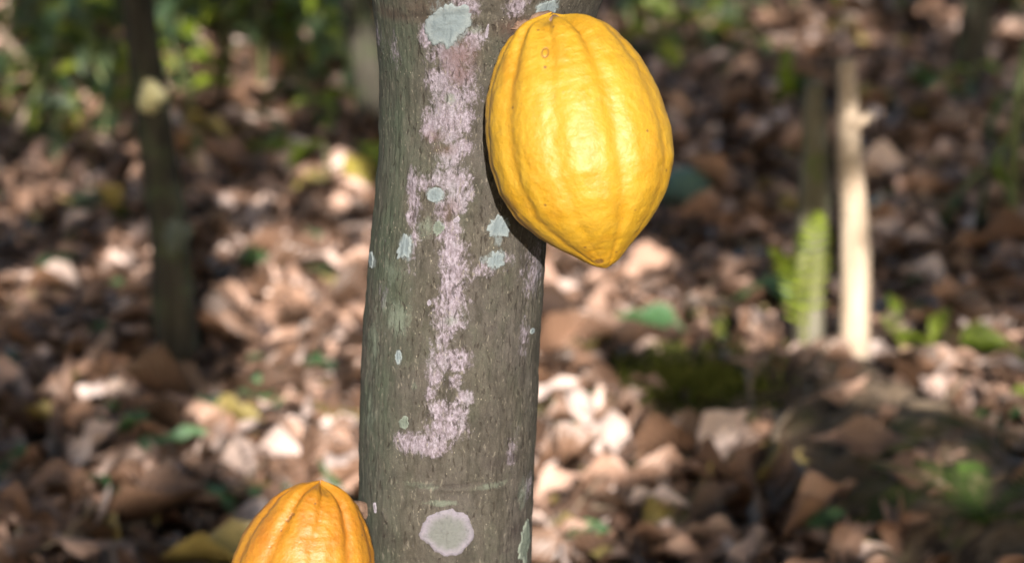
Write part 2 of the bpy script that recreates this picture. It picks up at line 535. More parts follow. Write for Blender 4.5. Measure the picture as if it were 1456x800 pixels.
def ground_h(x, y):
    x, y = np.asarray(x, float), np.asarray(y, float)
    h = 0.02 * fbm(x * 0.9, y * 0.9, 0, 3, 3) + 0.014 * fbm(x * 4, y * 4, 0, 3, 5) - 0.01
    h = h + ridge(x, y) * (1 + 0.12 * fbm(x * 9, y * 9, 1, 3, 8))
    h = h + 0.30 * sstep(4.3, 5.6, y) * sstep(0.4, -0.5, x) + 0.22 * sstep(5.5, 9, y)
    far = np.maximum(0, np.hypot(x, y - 3) - 12)
    return h + 0.04 * far + 0.6 * sstep(0, 30, far) * fbm(x * 0.05, y * 0.05, 0, 3, 9)


def on_ground(u, v, lift=0.0):
    d = ray(u, v)
    p = CAM + d * (CAM_H / -d[2])
    for _ in range(6):
        z = float(ground_h(p[0], p[1])) + lift
        t = (z - CAM[2]) / d[2]
        p = 0.5 * p + 0.5 * (CAM + d * t)
    p[2] = float(ground_h(p[0], p[1])) + lift
    return p


def axis_steps(lo, hi, fine, ends):
    a = np.arange(lo, hi + 1e-6, fine)
    g = [fine]
    while sum(g) < ends:
        g.append(g[-1] * 1.22)
    c = np.cumsum(g)
    return np.concatenate([lo - c[::-1], a, hi + c])


gx, gy = axis_steps(-3.2, 3.2, 0.045, 90), axis_steps(-0.5, 9.5, 0.045, 90)
GX, GY = np.meshgrid(gx, gy)
GZ = ground_h(GX, GY)
gv = np.stack([GX.ravel(), GY.ravel(), GZ.ravel()], -1)
link('ground', mk_mesh('ground', gv, grid_quads(len(gy), len(gx)), M_SOIL), kind='structure')
# the leaf-strewn earth mound: a finer skin over its core
mgx, mgy = np.meshgrid(np.linspace(0.0, 1.3, 150), np.linspace(0.7, 2.35, 190))
mrd = ridge(mgx, mgy)
mz = ground_h(mgx, mgy) + np.where(mrd > 0.012, 0.006 + np.minimum(mrd, 0.1) * 0.22 * fbm(mgx * 16, mgy * 16, 0, 4, 61) + 0.006 * fbm(mgx * 50, mgy * 50, 0, 2, 62), -0.03)
link('earth_mound', mk_mesh('earth_mound', np.stack([mgx.ravel(), mgy.ravel(), mz.ravel()], -1), grid_quads(190, 150), M_MOUND), kind='structure')

# ------------------------------------------------------------------ the main tree trunk
EDGE = np.array([  # pixel row, left edge, right edge in the photograph
    (-140, 500, 930), (-60, 518, 885), (0, 528, 857), (50, 535, 836), (100, 540, 816), (150, 541, 802), (200, 540, 793), (260, 535, 786),
    (350, 526, 778), (450, 518, 771), (520, 514, 767), (600, 511, 764), (650, 511, 761), (720, 512, 758), (800, 514, 755), (900, 512, 757), (1000, 508, 762)], float)
TZ, TXC, TR = [], [], []
for v_, l_, r_ in EDGE[::-1]:
    a, b = at_y(l_, v_, 0), at_y(r_, v_, 0)
    TZ.append(a[2])
    TXC.append((a[0] + b[0]) / 2)
    TR.append((b[0] - a[0]) / 2 * 0.996)
TZ = np.array([0.0, 0.15] + TZ + [1.18, 1.3])
TXC = np.array([TXC[0] + 0.02, TXC[0] + 0.01] + TXC + [TXC[-1] + 0.005, TXC[-1] + 0.005])
TR = np.array([TR[0] * 1.35, TR[0] * 1.08] + TR + [TR[-1] * 0.95, TR[-1] * 0.85])
o_ = np.argsort(TZ)
TZ, TXC, TR = TZ[o_], TXC[o_], TR[o_]
t_ks = np.ones(9) / 9
zz = np.linspace(0, 1.3, 521)
pad = lambda a: np.convolve(np.concatenate([np.full(4, a[0]), a, np.full(4, a[-1])]), t_ks, 'valid')
XC_S, R_S = pad(np.interp(zz, TZ, TXC)), pad(np.interp(zz, TZ, TR))
txc = lambda z: np.interp(z, zz, XC_S)
trad = lambda z: np.interp(z, zz, R_S)


def trunk_surface(th, z):
    """th = 0 faces the camera (-Y), positive to the right"""
    r = trad(z)
    s, c = np.sin(th), np.cos(th)
    d = 0.0017 * fbm(s * 2.2 + 3, c * 2.2, z * 9, 3, 21) + 0.0009 * fbm(s * 9, c * 9, z * 75, 3, 22) + 0.0006 * fbm(s * 55, c * 55, z * 42, 2, 23)
    for v_, u0, u1, hh, wd in ((683, 615, 690, 0.0009, 0.002), (692, 590, 700, -0.0008, 0.0015), (699, 640, 725, 0.0008, 0.002), (20, 548, 650, -0.0007, 0.002)):
        zc = at_y(640, v_, -0.06)[2] + 0.004 * np.sin(th * 2.3 + v_)
        a0, a1 = (u0 - 640) / 126, (u1 - 640) / 126
        d = d + hh * np.exp(-((z - zc) / wd) ** 2) * sstep(a0 - 0.1, a0 + 0.1, s) * sstep(a1 + 0.1, a1 - 0.1, s) * (c > 0)
    r = r + d
    return np.stack([txc(z) + r * s, -r * c, z + 0 * th], -1)


def on_trunk(u, v):
    """angle and height on the trunk of a mark seen at a pixel of the photograph"""
    y = -0.06
    for _ in range(8):
        p = at_y(u, v, y)
        s = np.clip((p[0] - txc(p[2])) / trad(p[2]), -0.985, 0.985)
        y = -trad(p[2]) * math.sqrt(1 - s * s)
    return math.asin(s), p[2]


tree = thing('cocoa_tree', 'sunlit grey-brown cocoa tree with a pinkish lichen streak, bearing two yellow pods', 'tree', (0, 0, 0))
nth = 400
zrow = np.concatenate([np.linspace(0, 0.47, 60)[:-1], np.linspace(0.47, 1.04, 640), np.linspace(1.04, 1.3, 26)[1:]])
TT, ZZ = np.meshgrid(np.linspace(-PI, PI, nth, endpoint=False), zrow)
tv = trunk_surface(TT.ravel(), ZZ.ravel())
th_f, z_f = TT.ravel(), ZZ.ravel()


def blob(u, v, ru, rv):
    """soft oval mark on the bark: 1 in the middle, 0.5 at its edge"""
    t0, z0 = on_trunk(u, v)
    k = float(trad(z0))
    sx, sz = ru / 1965 / max(0.25, math.cos(t0)), rv / 1925
    d = np.sqrt(((th_f - t0) * k / sx) ** 2 + ((z_f - z0) / sz) ** 2)
    return np.clip(1.0 - 0.5 * d ** 1.5, 0, 1)


def marks(lst):
    m = np.zeros_like(th_f)
    for q in lst:
        m = np.maximum(m, blob(*q[:4]) * (q[4] if len(q) > 4 else 1.0))
    return m


crust = marks([(660, 10, 22, 22, .9), (605, 52, 9, 16), (672, 55, 15, 20), (640, 80, 30, 24), (640, 105, 30, 22, .85), (624, 115, 20, 20), (662, 112, 16, 20, .9), (645, 138, 30, 22), (634, 165, 30, 26), (655, 172, 20, 20),
               (612, 182, 14, 18), (640, 190, 24, 22, .9), (655, 210, 18, 14), (636, 226, 20, 16, .9), (586, 262, 9, 22), (600, 262, 9, 14, .8), (620, 255, 10, 16, .8), (645, 258, 22, 22), (650, 285, 16, 20), (668, 275, 8, 12),
               (588, 285, 9, 14), (584, 312, 7, 16, .9), (588, 335, 5, 14, .8), (628, 300, 12, 18, .75), (640, 335, 18, 20, .9), (643, 362, 20, 26), (645, 390, 18, 22), (640, 412, 18, 22), (642, 436, 22, 22), (638, 458, 22, 18, .9), (630, 480, 16, 16, .85),
               (640, 512, 29, 17), (618, 535, 12, 18, .9), (648, 542, 9, 12, .9), (612, 558, 9, 12, .9), (662, 566, 12, 12), (622, 582, 14, 18, .9), (645, 592, 20, 18), (632, 610, 30, 16), (600, 630, 26, 18), (576, 628, 14, 16), (618, 636, 24, 14),
               (735, 8, 16, 16, .9), (760, 385, 16, 40, .72), (752, 690, 8, 20, .8), (745, 480, 8, 30, .6), (728, 640, 10, 22, .6), (533, 52, 8, 24, .55), (560, 75, 8, 26, .6), (590, 330, 9, 60, .55), (545, 420, 8, 26, .55), (690, 380, 20, 14, .62), (720, 370, 14, 12, .6)])
sage = marks([(565, 452, 18, 26), (547, 432, 6, 18, .9), (604, 325, 16, 18, .8), (640, 140, 9, 8), (675, 42, 12, 7), (626, 715, 24, 5), (640, 455, 12, 9, .8), (555, 380, 16, 26, .7), (530, 490, 12, 60, .7), (590, 548, 7, 10, .8), (525, 590, 10, 40, .7), (700, 690, 24, 6, .8), (745, 700, 9, 26, .8), (600, 690, 40, 7, .65)])
stain = marks([(655, 82, 22, 22), (655, 104, 14, 14), (618, 195, 12, 8, .8), (632, 212, 14, 8, .8), (560, 20, 40, 8, .7), (740, 40, 30, 14, .9), (600, 10, 40, 10, .6), (640, 300, 10, 14, .7)])
dark = marks([(550, 765, 14, 20, .8), (735, 752, 9, 12), (728, 650, 16, 7, .9), (704, 658, 14, 9, .8), (600, 22, 14, 7, .7), (562, 22, 14, 6, .7), (637, 546, 6, 5, .8), (640, 690, 40, 2.5, .7), (722, 782, 12, 2.5, .9), (714, 772, 2.5, 12, .8), (745, 530, 5, 18, .8), (612, 95, 3, 10, .6)])
algae = np.clip(sstep(-0.25, -0.95, np.sin(th_f)) * 0.9 + 0.18, 0, 1) * (np.cos(th_f) > -0.5)
caps = []
tq = grid_quads(len(zrow), nth, True)
blue = marks([(637, 36, 30, 32), (619, 277, 13, 11), (708, 323, 15, 15), (704, 369, 13, 14), (576, 352, 11, 20), (623, 323, 9, 11, .8), (778, 12, 16, 14), (567, 507, 5, 12), (528, 368, 5, 12), (708, 342, 6, 10, .7), (690, 368, 10, 8, .7), (664, 32, 14, 10, .8)])
trunk_mesh = mk_mesh('trunk', tv, tq, M_BARK, attrs=dict(blue=blue, crust=crust, sage=sage, stain=stain, dark=dark, algae=algae))
trunk = link('trunk', trunk_mesh, tree)


def lichen(u, v, ru, rv, mat, rough=0.25, seed=0, label=None, dome=0.0, name='lichen_patch'):
    t0, z0 = on_trunk(u, v)
    k = float(trad(z0))
    nr, na = 9, 96
    ph = np.linspace(0, 2 * PI, na, endpoint=False)
    out = 1 + rough * fbm(np.cos(ph) * 1.6 + seed, np.sin(ph) * 1.6, seed * 3.1, 2, 31) * 1.5 + rough * 0.75 * fbm(np.cos(ph) * 7, np.sin(ph) * 7, seed * 1.7, 3, 33)
    rr = np.concatenate([np.linspace(0.02, 1.0, nr), [1.03]])
    PH, RR = np.meshgrid(ph, rr)
    sx, sz = ru / 1965 / max(0.3, math.cos(t0)), rv / 1925
    A = t0 + np.cos(PH) * RR * out * sx / k
    Z = z0 + np.sin(PH) * RR * out * sz
    lift = 0.0006 + 0.0003 * sstep(0.5, 0.97, RR) + 0.0004 * fbm(A * k * 260, Z * 260, seed, 3, 35)
    lift = lift + dome * (1 - RR ** 2) * (1 + 0.5 * fbm(A * k * 120, Z * 120, seed, 3, 37))
    lift[-1] = -0.0008
    P = trunk_surface(A.ravel(), Z.ravel())
    n = np.stack([np.sin(A.ravel()), -np.cos(A.ravel()), 0 * A.ravel()], -1)
    P = P + n * lift.ravel()[:, None]
    me = mk_mesh(name, P, grid_quads(len(rr), na, True)[:, ::-1], mat, attrs=dict(rim=sstep(0.55, 0.95, RR).ravel()))
    o = link(name, me, trunk)
    if label:
        o['label'] = label


for i, (u, v, ru, rv, m, rg, lb) in enumerate([
        (637, 36, 27, 29, M_L_BLUE, 0.3, 'large pale blue-green lichen patch near the top of the trunk'), (619, 277, 12, 10, M_L_BLUE, 0.22, 'small pale blue lichen patch on the pink streak'),
        (708, 323, 14, 14, M_L_BLUE, 0.5, 'ragged pale blue-green lichen patch below the large pod'), (703, 369, 12, 13, M_L_BLUE, 0.5, None),
        (575, 352, 9, 18, M_L_BLUE, 0.45, None), (623, 323, 8, 10, M_L_SAGE, 0.4, None), (637, 757, 38, 33, M_L_PINK, 0.14, 'round pinkish grey lichen disc low on the trunk'),
        (748, 772, 8, 30, M_L_SAGE, 0.45, 'pale green lichen on the right edge of the trunk'), (574, 600, 6, 8, M_L_SAGE, 0.35, None), (567, 507, 4, 10, M_L_BLUE, 0.35, None),
        (650, 312, 4, 4, M_L_LILAC, 0.4, None), (528, 368, 3, 10, M_L_BLUE, 0.4, None), (534, 721, 2, 8, M_L_LILAC, 0.3, None), (778, 12, 14, 12, M_L_BLUE, 0.4, None),
        (610, 430, 3, 4, M_L_LILAC, 0.3, None), (756, 470, 3, 4, M_L_BLUE, 0.3, None), (693, 45, 2, 10, M_L_LILAC, 0.3, None)]):
    lichen(u, v, ru, rv, m, rg, i + 1, lb)
lichen(744, 40, 17, 13, M_STALK, 0.35, 31, None, 0.007, 'flower_cushion')


# ------------------------------------------------------------------ cocoa pods
def pod_mesh(name, mat, length, width, deep0, seed, scars=(), nt=340, na=420):
    S = np.array([0, 4, 14, 30, 60, 95, 135, 190, 232, 272, 300, 322, 340, 352, 360, 364, 365]) / 365
    W = np.array([10, 38, 58, 74, 93, 110, 121.5, 128, 124, 108, 87, 65, 42, 26, 15, 8, 0]) / 128
    t = np.concatenate([np.linspace(0, 0.1, 50)[:-1] ** 1.0, np.linspace(0.1, 0.9, nt - 110), np.linspace(0.9, 1, 62)[1:]])
    fine = np.interp(np.linspace(0, 1, 1200), S, W)
    ker = np.hanning(61)
    ker /= ker.sum()
    sm = np.convolve(np.concatenate([-fine[29::-1] + 2 * fine[0], fine, -fine[:-31:-1] + 2 * fine[-1]]), ker, 'valid')
    prof = np.interp(t, np.linspace(0, 1, 1200), np.maximum(sm, 0.0))
    prof[-1] = 0
    prof[0] = prof[1] * 0.05
    T, A = np.meshgrid(t, np.linspace(-PI, PI, na, endpoint=False), indexing='ij')
    Aw = A + 0.07 * np.sin(T * 4.2 + seed) + 0.02 * fbm(np.cos(A) * 2, np.sin(A) * 2, T * 5, 2, seed)
    fur = np.zeros_like(T)
    dep = np.zeros_like(T)
    lr = np.random.default_rng(seed)
    for k in range(10):
        c = deep0 + k * PI / 5 + lr.normal(0, 0.035)
        d = np.abs((Aw - c + PI) % (2 * PI) - PI)
        deep = k % 2 == 0
        g = np.exp(-(d / (0.115 if deep else 0.10)) ** 2) + 0.35 * np.exp(-(d / 0.27) ** 2)
        amp = (0.052 if deep else 0.021) * (1 + 0.3 * math.sin(k * 2.3 + seed)) * (1 + 1.1 * (1 - sstep(0.03, 0.34, T)) + 0.3 * sstep(0.75, 0.95, T))
        dep += g * amp
        fur = np.maximum(fur, np.exp(-(d / 0.085) ** 2) * (1.0 if deep else 0.5))
    rad = np.interp(T, t, prof) * width / 2
    r = rad * (1.035 - dep)
    # wrinkles: fine warts, transverse folds near the shoulder
    cx, sx = np.cos(A) * rad, np.sin(A) * rad
    zl = T * length
    r = r + 0.0009 * fbm(cx * 110, sx * 110, zl * 80, 4, seed + 2) * sstep(0, 0.02, rad) + 0.0006 * fbm(cx * 60, sx * 60, zl * 260, 3, seed + 3) * (1 - 0.7 * sstep(0.1, 0.5, T)) * sstep(0, 0.02, rad)
    r = r + 0.0042 * fbm(cx * 16, sx * 14, zl * 9, 2, seed + 9) * sstep(0, 0.03, rad)
    zoff = 0.006 * fbm(np.cos(A) * 1.7, np.sin(A) * 1.7, 0, 2, seed + 5) * (1 - sstep(0, 0.2, T)) - 0.030 * dep * (1 - sstep(0, 0.16, T)) * sstep(0, 0.03, rad / width)
    scar = np.zeros_like(T)
    for (ta, aa, rx, ry, ring) in scars:
        q = np.sqrt((((A - aa + PI) % (2 * PI) - PI) * rad / rx) ** 2 + ((T - ta) * length / ry) ** 2)
        scar = np.maximum(scar, np.exp(-((q - 1) / 0.28) ** 2) if ring else (1 - sstep(0.6, 1.1, q)))
    r = r - 0.0006 * scar
    # local frame: -Z runs from the stalk to the tip, angle 0 faces -Y
    V = np.stack([r * np.sin(A), -r * np.cos(A), -(zl - zoff)], -1).reshape(-1, 3)
    return mk_mesh(name, V, grid_quads(len(t), na, True)[:, ::-1], mat, attrs=dict(furrow=fur.ravel(), scar=scar.ravel()))


def place_pod(root, top, tip, roll=0.0):
    """stands the pod's own -Z along top -> tip"""
    z = (Vector(top) - Vector(tip)).normalized()
    y = Vector((0, 1, 0))
    x = y.cross(z).normalized()
    y = z.cross(x)
    m = Matrix((x, y, z)).transposed().to_4x4()
    root.matrix_world = Matrix.Translation(top) @ m @ Matrix.Rotation(roll, 4, 'Z')
    return root.matrix_world.copy()


def stalk_mesh(M_, outer, r0, r1):
    a = np.array(M_.inverted() @ Vector(outer))
    b = np.array((0, 0, -0.010))
    mid = (a + b) / 2 + np.array((0, 0, 0.001))
    return tube_mesh('stalk', [a, a * 0.7 + b * 0.3 + np.array((0, 0, 0.003)), mid, b], [r0 * 1.3, r0, (r0 + r1) / 2, r1], M_STALK, 14, 0.3, 4, 4)


POD_T, POD_B = at_y(786, 24, -0.085), at_y(862, 381, -0.133)
p1 = thing('cocoa_pod', 'large ripe bright yellow pod on the right side of the lichen-streaked trunk', 'cocoa pod')
m1 = place_pod(p1, POD_T, POD_B)
L1 = float(np.linalg.norm(POD_T - POD_B))
link('husk', pod_mesh('husk', M_POD, L1, 0.1245, R(-44), 5, [(0.155, R(-13), 0.0022, 0.0034, True), (0.97, R(-20), 0.004, 0.002, False)]), p1)
link('stalk', stalk_mesh(m1, trunk_surface(np.array([0.50]), np.array([POD_T[2] - 0.008]))[0], 0.009, 0.010), p1)

P2_T, P2_B = at_y(455, 687, -0.062), at_y(404, 1000, -0.10)
p2 = thing('cocoa_pod', 'orange-yellow pod low on the left side of the trunk, cut by the bottom edge', 'cocoa pod')
m2 = place_pod(p2, P2_T, P2_B)
L2 = float(np.linalg.norm(P2_T - P2_B))
link('husk', pod_mesh('husk', M_POD2, L2, 0.106, R(-31), 12, [(0.13, R(-27), 0.0025, 0.0012, False), (0.145, R(-28.5), 0.002, 0.0018, False), (0.16, R(-30), 0.0022, 0.0012, False), (0.205, R(-33), 0.001, 0.001, False), (0.28, R(-36), 0.0008, 0.0008, False)]), p2)
link('stalk', stalk_mesh(m2, trunk_surface(np.array([-1.3]), np.array([P2_T[2] - 0.045]))[0] + np.array([0.012, 0.003, 0]), 0.005, 0.006), p2)

gp = on_ground(970, 302)
p3 = thing('fallen_pod', 'dull grey-green rounded pod lying on leaves behind the large yellow pod', 'cocoa pod')
place_pod(p3, gp + np.array([-0.03, 0.08, 0.05]), gp + np.array([0.045, -0.06, 0.035]))
link('husk', pod_mesh('husk', M_GREENPOD, 0.155, 0.115, 0.3, 8, nt=150, na=90), p3)
link('stalk', tube_mesh('stalk', [(0, 0, 0.012), (0, 0, 0.004), (0, 0, -0.004)], [0.005, 0.006, 0.008], M_STALK, 8), p3)


# ------------------------------------------------------------------ leaves
def leaf_template(rows, cols, fold, curl, twist, wave, seed, wpos=0.48):
    x = np.linspace(0, 1, rows)
    v = np.linspace(-1, 1, cols)
    X, V = np.meshgrid(x, v, indexing='ij')
    w = np.sin(PI * X ** (math.log(0.5) / math.log(wpos))) ** 1.15 * (1 - 0.2 * X)
    w = np.maximum(w, 0.015)
    Y = V * w * 0.5
    ang = curl * (X - 0.3)
    # curl along the length (arc), fold across the midrib, wavy margin
    if abs(curl) > 0.05:
        XX = np.sin(curl * X) / curl
        Z = (1 - np.cos(curl * X)) / curl
    else:
        XX, Z = X, 0 * X
    Z = Z + fold * np.abs(Y) * 1.0 + wave * np.sin(X * 9 + V * 1.7 + seed) * np.abs(V) * w * 0.25
    c, s = np.cos(twist * (X - 0.3)), np.sin(twist * (X - 0.3))
    Y, Z = Y * c - Z * s * 0.3, Z + Y * s
    P = np.stack([XX - 0.5, Y, Z], -1).reshape(-1, 3)
    UVm = np.stack([X, V * 0.5 + 0.5], -1).reshape(-1, 2)
    return P, UVm


def euler_mats(yaw, pitch, roll):
    cy, sy, cp, sp, cr, sr = np.cos(yaw), np.sin(yaw), np.cos(pitch), np.sin(pitch), np.cos(roll), np.sin(roll)
    Rz = np.zeros((len(yaw), 3, 3)); Ry = Rz.copy(); Rx = Rz.copy()
    Rz[:, 0, 0], Rz[:, 0, 1], Rz[:, 1, 0], Rz[:, 1, 1], Rz[:, 2, 2] = cy, -sy, sy, cy, 1
    Ry[:, 0, 0], Ry[:, 0, 2], Ry[:, 2, 0], Ry[:, 2, 2], Ry[:, 1, 1] = cp, sp, -sp, cp, 1
    Rx[:, 1, 1], Rx[:, 1, 2], Rx[:, 2, 1], Rx[:, 2, 2], Rx[:, 0, 0] = cr, -sr, sr, cr, 1
    return Rz @ Ry @ Rx


def leaves_mesh(name, templates, rows, cols, idx, pos, Rm, L, W, mats, mat_of):
    P = np.stack([t[0] for t in templates])[idx]
    UVm = np.stack([t[1] for t in templates])[idx]
    sc = np.stack([L, W, L], -1)[:, None, :]
    V = np.einsum('nij,nkj->nki', Rm, P * sc) + pos[:, None, :]
    q = grid_quads(rows, cols)
    n, k = V.shape[:2]
    Q = (q[None] + (np.arange(n) * k)[:, None, None]).reshape(-1, 4)
    mi = np.repeat(mat_of, len(q)) if mat_of is not None else None
    return mk_mesh(name, V.reshape(-1, 3), Q, mats, mi, UVm.reshape(-1, 2))


LR, LC = 7, 3
litter_templates = [leaf_template(LR, LC, *p) for p in [(0.35, -0.3, 0.2, 0.35, 1), (0.5, -0.75, -0.3, 0.35, 2), (-0.4, 0.35, 0.3, 0.35, 3), (0.7, -0.9, 0.4, 0.35, 4), (0.2, 0.15, 0.1, 0.35, 5), (-0.5, -0.4, -0.5, 0.35, 6), (0.7, 0.6, 0.5, 0.35, 7), (0.1, -0.15, -0.1, 0.35, 8)]]
IR, IC = 8, 5
big_templates = [leaf_template(IR, IC, *p) for p in [(0.35, -0.3, 0.2, 0.55, 1), (0.5, -0.75, -0.3, 0.55, 2), (-0.4, 0.35, 0.3, 0.55, 3), (0.7, -0.9, 0.4, 0.55, 4), (0.2, 0.15, 0.1, 0.55, 5), (-0.5, -0.4, -0.5, 0.55, 6), (0.7, 0.6, 0.5, 0.55, 7), (0.1, -0.15, -0.1, 0.55, 8)]]

# litter positions: dense over the part of the floor that is in view, thinner beyond
pts = []
for (x0, x1, y0, y1, n) in ((-1.3, 1.4, 0.9, 3.2, 10500), (-2.0, 2.1, 3.2, 6.0, 12500), (-2.9, 3.0, 6.0, 9.5, 7500), (-3.4, 3.4, -1.0, 0.9, 1600)):
    pts.append(np.stack([rng.uniform(x0, x1, n), rng.uniform(y0, y1, n)], -1))
pts = np.vstack(pts)
NL = len(pts)
keep = (ridge(pts[:, 0], pts[:, 1]) < 0.035) | (rng.random(NL) < 0.2)
pts = pts[keep]
NL = len(pts)
lift = rng.uniform(0.0, 0.045, NL) ** 1.0
L = np.clip(rng.lognormal(math.log(0.092), 0.42, NL), 0.03, 0.19)
L = np.where(rng.random(NL) < 0.25, rng.uniform(0.018, 0.05, NL), L)
L = np.where(ridge(pts[:, 0], pts[:, 1]) > 0.035, L * 0.7, L)
W = L * rng.uniform(0.19, 0.36, NL) * np.where(L < 0.05, 1.4, 1)
_om = ridge(pts[:, 0], pts[:, 1]) > 0.035
lift = np.where(_om, lift * 0.3, lift)
yaw, pitch, roll = rng.uniform(0, 2 * PI, NL), rng.normal(0, 0.25, NL) * np.where(_om, 0.5, 1), rng.normal(0, 0.34, NL) * np.where(_om, 0.5, 1)
# leaves on a slope lie along it
e = 0.03
sxg = (ground_h(pts[:, 0] + e, pts[:, 1]) - ground_h(pts[:, 0] - e, pts[:, 1])) / (2 * e)
syg = (ground_h(pts[:, 0], pts[:, 1] + e) - ground_h(pts[:, 0], pts[:, 1] - e)) / (2 * e)
pitch -= np.arctan(sxg * np.cos(yaw) + syg * np.sin(yaw))
roll += np.arctan(-sxg * np.sin(yaw) + syg * np.cos(yaw))
pos = np.stack([pts[:, 0], pts[:, 1], ground_h(pts[:, 0], pts[:, 1]) + 0.006 + lift], -1)
shares = np.array([k[2] for k in LEAF_KINDS])
kind = rng.choice(len(LEAF_KINDS), NL, p=shares / shares.sum())
on_mound = ridge(pts[:, 0], pts[:, 1]) > 0.035
kind = np.where(on_mound & (rng.random(NL) < 0.75), rng.choice([0, 1, 1, 2], NL), kind)
Rm = euler_mats(yaw, pitch, roll)
tix = rng.integers(0, 8, NL)

pu, pv, pd = project(pos)
facing = np.abs(np.einsum('ni,ni->n', Rm[:, :, 2], (CAM - pos) / np.linalg.norm(CAM - pos, axis=1)[:, None]))
behind_trunk = (pu > 500) & (pu < 790)
behind_pod = ((pu - 830) / 135) ** 2 + ((pv - 200) / 185) ** 2 < 1
in_view = (pu > 5) & (pu < 1451) & (pv > 5) & (pv < 812) & (pd > 1) & ~behind_trunk & ~behind_pod & ~((pu < 530) & (pu > 335) & (pv > 690))
size = np.where(in_view, L * W * (0.25 + facing) / pd ** 2 * ((lift > 0.022) | _om), 0)
order = np.argsort(-size)
NIND = 262
ind = order[:NIND]
rest = np.ones(NL, bool)
rest[ind] = False
link('leaf_litter', leaves_mesh('leaf_litter', litter_templates, LR, LC, tix[rest], pos[rest], Rm[rest], L[rest], W[rest], M_LITTER, kind[rest]), kind='stuff',
     label='brown dead leaves thickly covering the forest floor')

ltr_meshes = {}
q_ = grid_quads(IR, IC)


def litter_leaf(p, L_, W_, M3, k, ti, label, group):
    key = (k, ti)
    if key not in ltr_meshes:
        ltr_meshes[key] = mk_mesh('fallen_leaf', big_templates[ti][0], q_, M_LITTER[k], uv=big_templates[ti][1])
    o = bpy.data.objects.new('fallen_leaf', ltr_meshes[key])
    COL.objects.link(o)
    m = Matrix([list(r) for r in M3]).to_4x4() @ Matrix.Diagonal((L_, W_, L_, 1))
    m.translation = p
    o.matrix_world = m
    o['label'], o['category'], o['group'] = label, 'leaf', group
    return o


def zone(u, v, x, y):
    if ridge(np.array([x]), np.array([y]))[0] > 0.03:
        return 'on the ' + ('mossy end' if u < 1060 else 'middle' if u < 1260 else 'right end') + ' of the mound'
    if u < 250:
        return 'left of the slim dark tree' if v < 520 else 'at the lower left' if v < 680 else 'in the bottom left corner'
    if u < 520:
        return 'left of the main trunk' if v < 560 else 'above the lower pod'
    if u < 900:
        return 'just right of the trunk'
    if v > 600:
        return 'in front of the mound' if u < 1180 else 'in the bottom right corner'
    return 'behind the mound' if u < 1240 else 'beyond the tan stake'


def lie(k):
    a, b = pos[k] - Rm[k, :, 0] * .05, pos[k] + Rm[k, :, 0] * .05
    (u0, u1), (v0, v1), _ = project(np.stack([a, b]))
    t = math.degrees(math.atan2(abs(v1 - v0), abs(u1 - u0)))
    return 'lying level' if t < 22 else 'standing steeply' if t > 62 else 'rising to the right' if (v1 - v0) * (u1 - u0) < 0 else 'falling to the right'


SHAPE = ['gently folded', 'strongly curled', 'arched', 'tightly curled', 'flat wavy', 'twisted', 'upturned', 'flat']
for i in ind:
    z_ = zone(pu[i], pv[i], pos[i, 0], pos[i, 1])
    litter_leaf(pos[i], L[i], W[i], Rm[i], int(kind[i]), int(tix[i]), f'{LEAF_KINDS[kind[i]][0]} {SHAPE[tix[i]]} leaf {lie(i)} {z_}', 'fallen leaves that make up the top of the leaf litter')


# leaves that stand out in the photograph
def special(u, v, length, width, yawd, pitchd, rolld, k, ti, label, lift_=0.04):
    p = on_ground(u, v, lift_)
    d = float(project(p)[2][0]) / 3284
    M3 = euler_mats(np.array([R(yawd)]), np.array([R(pitchd)]), np.array([R(rolld)]))[0]
    litter_leaf(p, length * d, width * d, M3, k, ti, label, 'fallen leaves that stand out from the litter')


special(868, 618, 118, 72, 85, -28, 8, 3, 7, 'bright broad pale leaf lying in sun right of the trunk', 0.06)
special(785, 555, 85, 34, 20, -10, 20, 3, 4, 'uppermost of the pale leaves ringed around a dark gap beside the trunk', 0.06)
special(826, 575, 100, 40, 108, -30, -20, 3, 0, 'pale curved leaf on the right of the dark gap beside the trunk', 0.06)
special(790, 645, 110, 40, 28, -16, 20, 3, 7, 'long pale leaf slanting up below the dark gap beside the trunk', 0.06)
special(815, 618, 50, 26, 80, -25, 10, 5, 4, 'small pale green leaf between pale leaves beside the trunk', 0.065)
special(790, 690, 100, 44, 40, -24, 15, 2, 0, 'tan leaf leaning upright close to the trunk', 0.06)
special(795, 762, 95, 52, 10, -12, 10, 2, 4, 'crumpled reddish tan leaf low beside the trunk', 0.05)
special(940, 725, 120, 42, 52, -30, 25, 4, 1, 'olive yellow curled leaf standing in front of the mound', 0.06)
special(912, 775, 90, 44, 70, -30, 10, 1, 0, 'greyish brown leaf under the olive yellow curled leaf', 0.05)
special(1010, 690, 130, 42, 125, -28, 10, 1, 0, 'long brown leaf slanting down to the right before the mound', 0.06)
special(1232, 622, 170, 58, -8, -4, 30, 1, 7, 'long dark grey-brown leaf lying across the mound', 0.05)
special(1290, 672, 120, 50, -30, 0, 30, 1, 0, 'dull brown leaf under the long grey leaf on the mound', 0.05)
special(1205, 775, 120, 56, 60, -30, 20, 2, 0, 'tan pointed leaf at the bottom edge right of centre', 0.06)
special(1200, 552, 80, 30, 15, -8, 25, 2, 2, 'small tan leaf on top of the mound', 0.05)
special(1040, 762, 110, 36, 8, -12, 30, 2, 2, 'pale tan leaf with green beneath at the bottom edge', 0.05)
special(1175, 738, 62, 40, 20, -10, 20, 5, 4, 'green leaf lying before the mound', 0.05)
special(905, 655, 66, 36, -10, -10, 20, 5, 7, 'dark green leaf behind the olive curled leaf', 0.05)
special(155, 697, 100, 40, 140, -32, 20, 5, 0, 'bright green leaf standing upright at lower left', 0.06)
